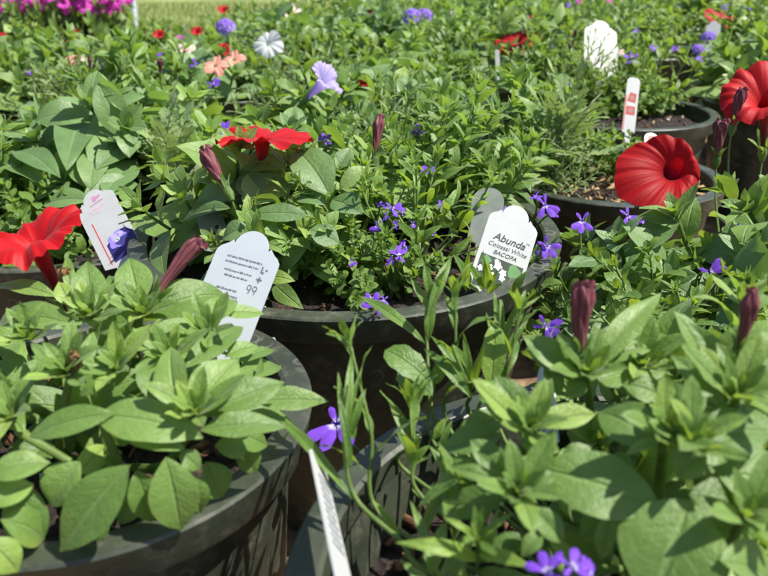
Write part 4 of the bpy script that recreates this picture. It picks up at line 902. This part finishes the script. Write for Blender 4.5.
def blob(cx, cy, r, n=14, lob=0, amp=0., ph=0., sx=1.): return [(cx + sx * r * (1 + amp * math.cos(lob * a + ph)) * math.cos(a), cy + r * (1 + amp * math.cos(lob * a + ph)) * math.sin(a)) for a in np.linspace(0, 2 * PI, n, endpoint=False)]
def scribble(rg, x0, x1, y, hgt):            # one illegible line of small print: uneven dashes
    L = []; x = x0
    while x < x1:
        w = rg.uniform(.0009, .0028); w = min(w, x1 - x)
        L.append(rect(x, y + rg.uniform(-.0001, .0001), x + w, y + hgt * rg.uniform(.7, 1.1))); x += w + rg.uniform(.0003, .0008)
    return L
# the lettered tag in the middle pot
dp = .575
foot = PD(492, 292, dp - .008); top = PD(519, 206.5, dp + .012)
T, h = plant_tag(foot, top, .0425, (.06, -.93, .33), 'scallop', M['tagw'], 'white scalloped tag with black lettering over a white flower picture', .012)
s = h
words('Abunda', .0088, .001, s - .0345, M['ink'], T, .28, .00014); words('TM', .0022, .0165, s - .0295, M['ink'], T)
words('Colossal White', .0053, .0012, s - .0405, M['ink'], T, .28); words('BACOPA', .0051, .0008, s - .0463, M['ink'], T, .28, .00004)
py = s - .049
polys('picture', [rect(-.018, .0004, .0185, py)], M['pdk'], T)
polys('picture', [blob(.012, py - .006, .0056, 14, 3, .15), blob(-.012, py - .004, .0035, 10, 3, .2)], M['pgreen2'], T, .0009, .00098)
polys('picture', [blob(x, py + y, r, 15, 5, .28, k) for k, (x, y, r) in enumerate(((-.002, -.006, .0032), (-.0085, -.0095, .0028), (.0035, -.010, .0028), (-.015, -.0125, .0024), (-.004, -.0025, .0018), (.016, -.012, .002), (.004, -.0145, .0024), (-.005, -.015, .0026)))], M['pwhite'], T, .00098, .00105)
# the tag seen from its shaded face, the blue of that shade in its colour, near left pot
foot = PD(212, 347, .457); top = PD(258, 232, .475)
T, h = plant_tag(foot, top, .047, (-.36, -.90, .08), 'scallop', M['tagc'], 'shade tinted white tag with small slanting print, leaning right in the near left pot', .012)
L = []; rgt = random.Random(4)
for k, (a, b) in enumerate(((-.014, .012), (-.014, .011), (-.0125, .008), (-.011, .006))): L += scribble(rgt, a, b, h - .021 - k * .0037 - (.0018 if k > 1 else 0), .0011)
for k in range(3): L += scribble(rgt, -.013, .002 + .002 * k, h - .043 - k * .004, .0011)
polys('small_print', L, M['inkgrey'], T)
B_ = []
def seg(x0, y0, x1, y1, w=.0006):
    d = nz([x1 - x0, y1 - y0]); nx, ny = -d[1] * w, d[0] * w; B_.append([(x0 + nx, y0 + ny), (x0 - nx, y0 - ny), (x1 - nx, y1 - ny), (x1 + nx, y1 + ny)])
yy = h - .022
for q in ((.0135, yy, .0135, yy - .004), (.0135, yy - .004, .0155, yy - .004), (.016, yy - .0018, .0175, yy - .0018), (.0120, yy - .009, .0160, yy - .009), (.0140, yy - .007, .0140, yy - .011)): seg(*q)
for cx in (.0095, .0135):
    for k in range(10):
        a, b = k * .628, (k + 1) * .628; seg(cx + .0014 * math.cos(a), yy - .0155 + .0017 * math.sin(a), cx + .0014 * math.cos(b), yy - .0155 + .0017 * math.sin(b), .0003)
    seg(cx + .0014, yy - .0155, cx + .0004, yy - .0195, .00035)
polys('large_print', B_, M['inkgrey'], T)
# violet picture tag, left edge pot
foot = PD(124, 258, .65); top = PD(90, 192, .69)
T, h = plant_tag(foot, top, .040, (-.05, -.85, .5), 'scallop', M['tagw'], 'white tag with a violet petunia picture in the left edge pot', .05)
polys('picture', [[(-.0085, .0005), (.0195, .0005), (.0195, .021), (.0135, .029), (.004, .031), (-.0085, .022)]], M['pdark'], T)
polys('picture', [blob(.003, .0215, .0092, 30, 5, .12, .4)], M['pviolet'], T, .0009, .00096); polys('picture', [blob(.0015, .0255, .004, 16, 3, .2), blob(.007, .0255, .0032, 14, 3, .2)], M['pviolet2'], T, .00096, .00101)
polys('picture', [blob(.003, .0212, .0013, 10, 5, .2)], M['pgr'], T, .00101, .00106); polys('picture', [blob(.003, .0212, .0023, 12, 5, .25)], M['pwhite'], T, .00096, .001)
polys('stripe', [rect(-.0123, .0005, -.0114, h * .6)], M['inkred'], T)
polys('logo', [blob(.002, h - .011, .0028, 12, 3, .35, 0, 1.5)] + scribble(rgt, -.006, .008, h - .0175, .0016), M['inkmauve'], T)
polys('small_print', scribble(rgt, -.009, .007, h - .0235, .0018) + scribble(rgt, -.008, .001, h - .0275, .0012), M['inkrose'], T)
# grey tags seen from behind
plant_tag(PD(484, 240, .63), PD(489, 188, .65), .029, (-.25, -.9, .3), 'round', M['tagg'], 'grey backed tag just behind the white lettered one', .04)
T, h = plant_tag(PD(218, 248, .60), PD(206, 203, .62), .022, (.25, -.9, .2), 'round', M['tagg'], 'dull grey tag behind the plum bud on the left', .03)
polys('print', [blob(.0, .012, .003, 12), blob(.004, .02, .002, 10)], M['pdk'], T)
# narrow tag with red blocks
foot = PD(628, 132, 1.07); top = PD(634, 78, 1.09)
T, h = plant_tag(foot, top, .019, (-.1, -.95, .25), 'plain', M['tagw'], 'narrow white tag with stacked red picture blocks', .04)
polys('picture', [rect(-.0065, .028, .0065, .042), [(-.007, .050), (.006, .048), (.0065, .063), (-.003, .065)]], M['pred'], T); polys('picture', [blob(.0, .035, .004, 14, 5, .2), blob(0, .056, .0035, 12, 5, .2)], M['pbrown'], T, .0009, .00096)
polys('stripe', [rect(-.0088, .002, -.0074, .06)], M['inkred'], T)
# rounded tag above the big red bloom
T, h = plant_tag(PD(653, 172, .80), PD(651, 133, .82), .0165, (0, -.95, .2), 'round', M['tagw'], 'small round topped tag with a red picture poking above the big red bloom', .04)
polys('picture', [blob(0, h - .009, .0052, 16, 0, 0, 0, .85), rect(-.0045, .004, .0045, h - .012)], M['pred'], T); polys('picture', [blob(.0005, h - .009, .0026, 10, 4, .3)], M['pgreen'], T, .0009, .00096)
# blank white tag far behind, with its strip
plant_tag(PD(600, 66, 1.42), PD(601, 21, 1.45), .066, (.05, -.92, .35), 'scallop', M['tagw'], 'blank white scalloped tag standing among the far leaves', .06)
plant_tag(PD(612, 78, 1.36), PD(614, 44, 1.38), .018, (.2, -.92, .3), 'plain', M['tagw'], 'slim blank strip tag leaning in front of the blank scalloped tag', .03)
# narrow green printed tag far right
T, h = plant_tag(PD(711, 58, 1.72), PD(714, 21, 1.74), .032, (-.45, -.85, .3), 'scallop', M['tagw'], 'narrow white tag with green print at the far right rim', .05)
polys('small_print', sum([scribble(rgt, -.011, .010, .016 + k * .008, .0026) for k in range(6)], []), M['pgr'], T); polys('picture', [rect(-.0125, .001, .0125, .013)], M['pgreen'], T)
# thin tag inside the near right pot, seen almost edge on
foot = PD(345, 590, .255); top = PD(316, 457, .325)
T, h = plant_tag(foot, top, .0155, (.55, -.80, .2), 'plain', M['tagw'], 'thin white tag with grey print leaning in the near right pot', .02)
polys('small_print', sum([scribble(rgt, -.0035, .0055, .02 + k * .0045, .0022) for k in range(int((h - .03) / .0045))], []), M['inkgrey'], T)
# pale tags half buried behind the near right petunia
T, h = plant_tag(PD(551, 450, .335), PD(545, 364, .37), .016, (-.7, -.7, -.05), 'plain', M['tagc'], 'pale tag half hidden behind the leaves of the near right petunia', 0)
polys('small_print', sum([scribble(rgt, -.008, .008, .004 + k * .004, .0016) for k in range(3)], []), M['inkgrey'], T)
plant_tag(PD(262, 368, .47), PD(268, 338, .48), .016, (-.3, -.85, .3), 'plain', M['tagw'], 'small white tag corner above the rim of the near left pot', .03)
plant_tag(PD(497, 66, 1.3) * 0 + PD(498, 72, 1.25), PD(497, 50, 1.27), .008, (0, -.95, .2), 'plain', M['tagg'], 'tiny grey marker stick among the far narrow leaves', .03)
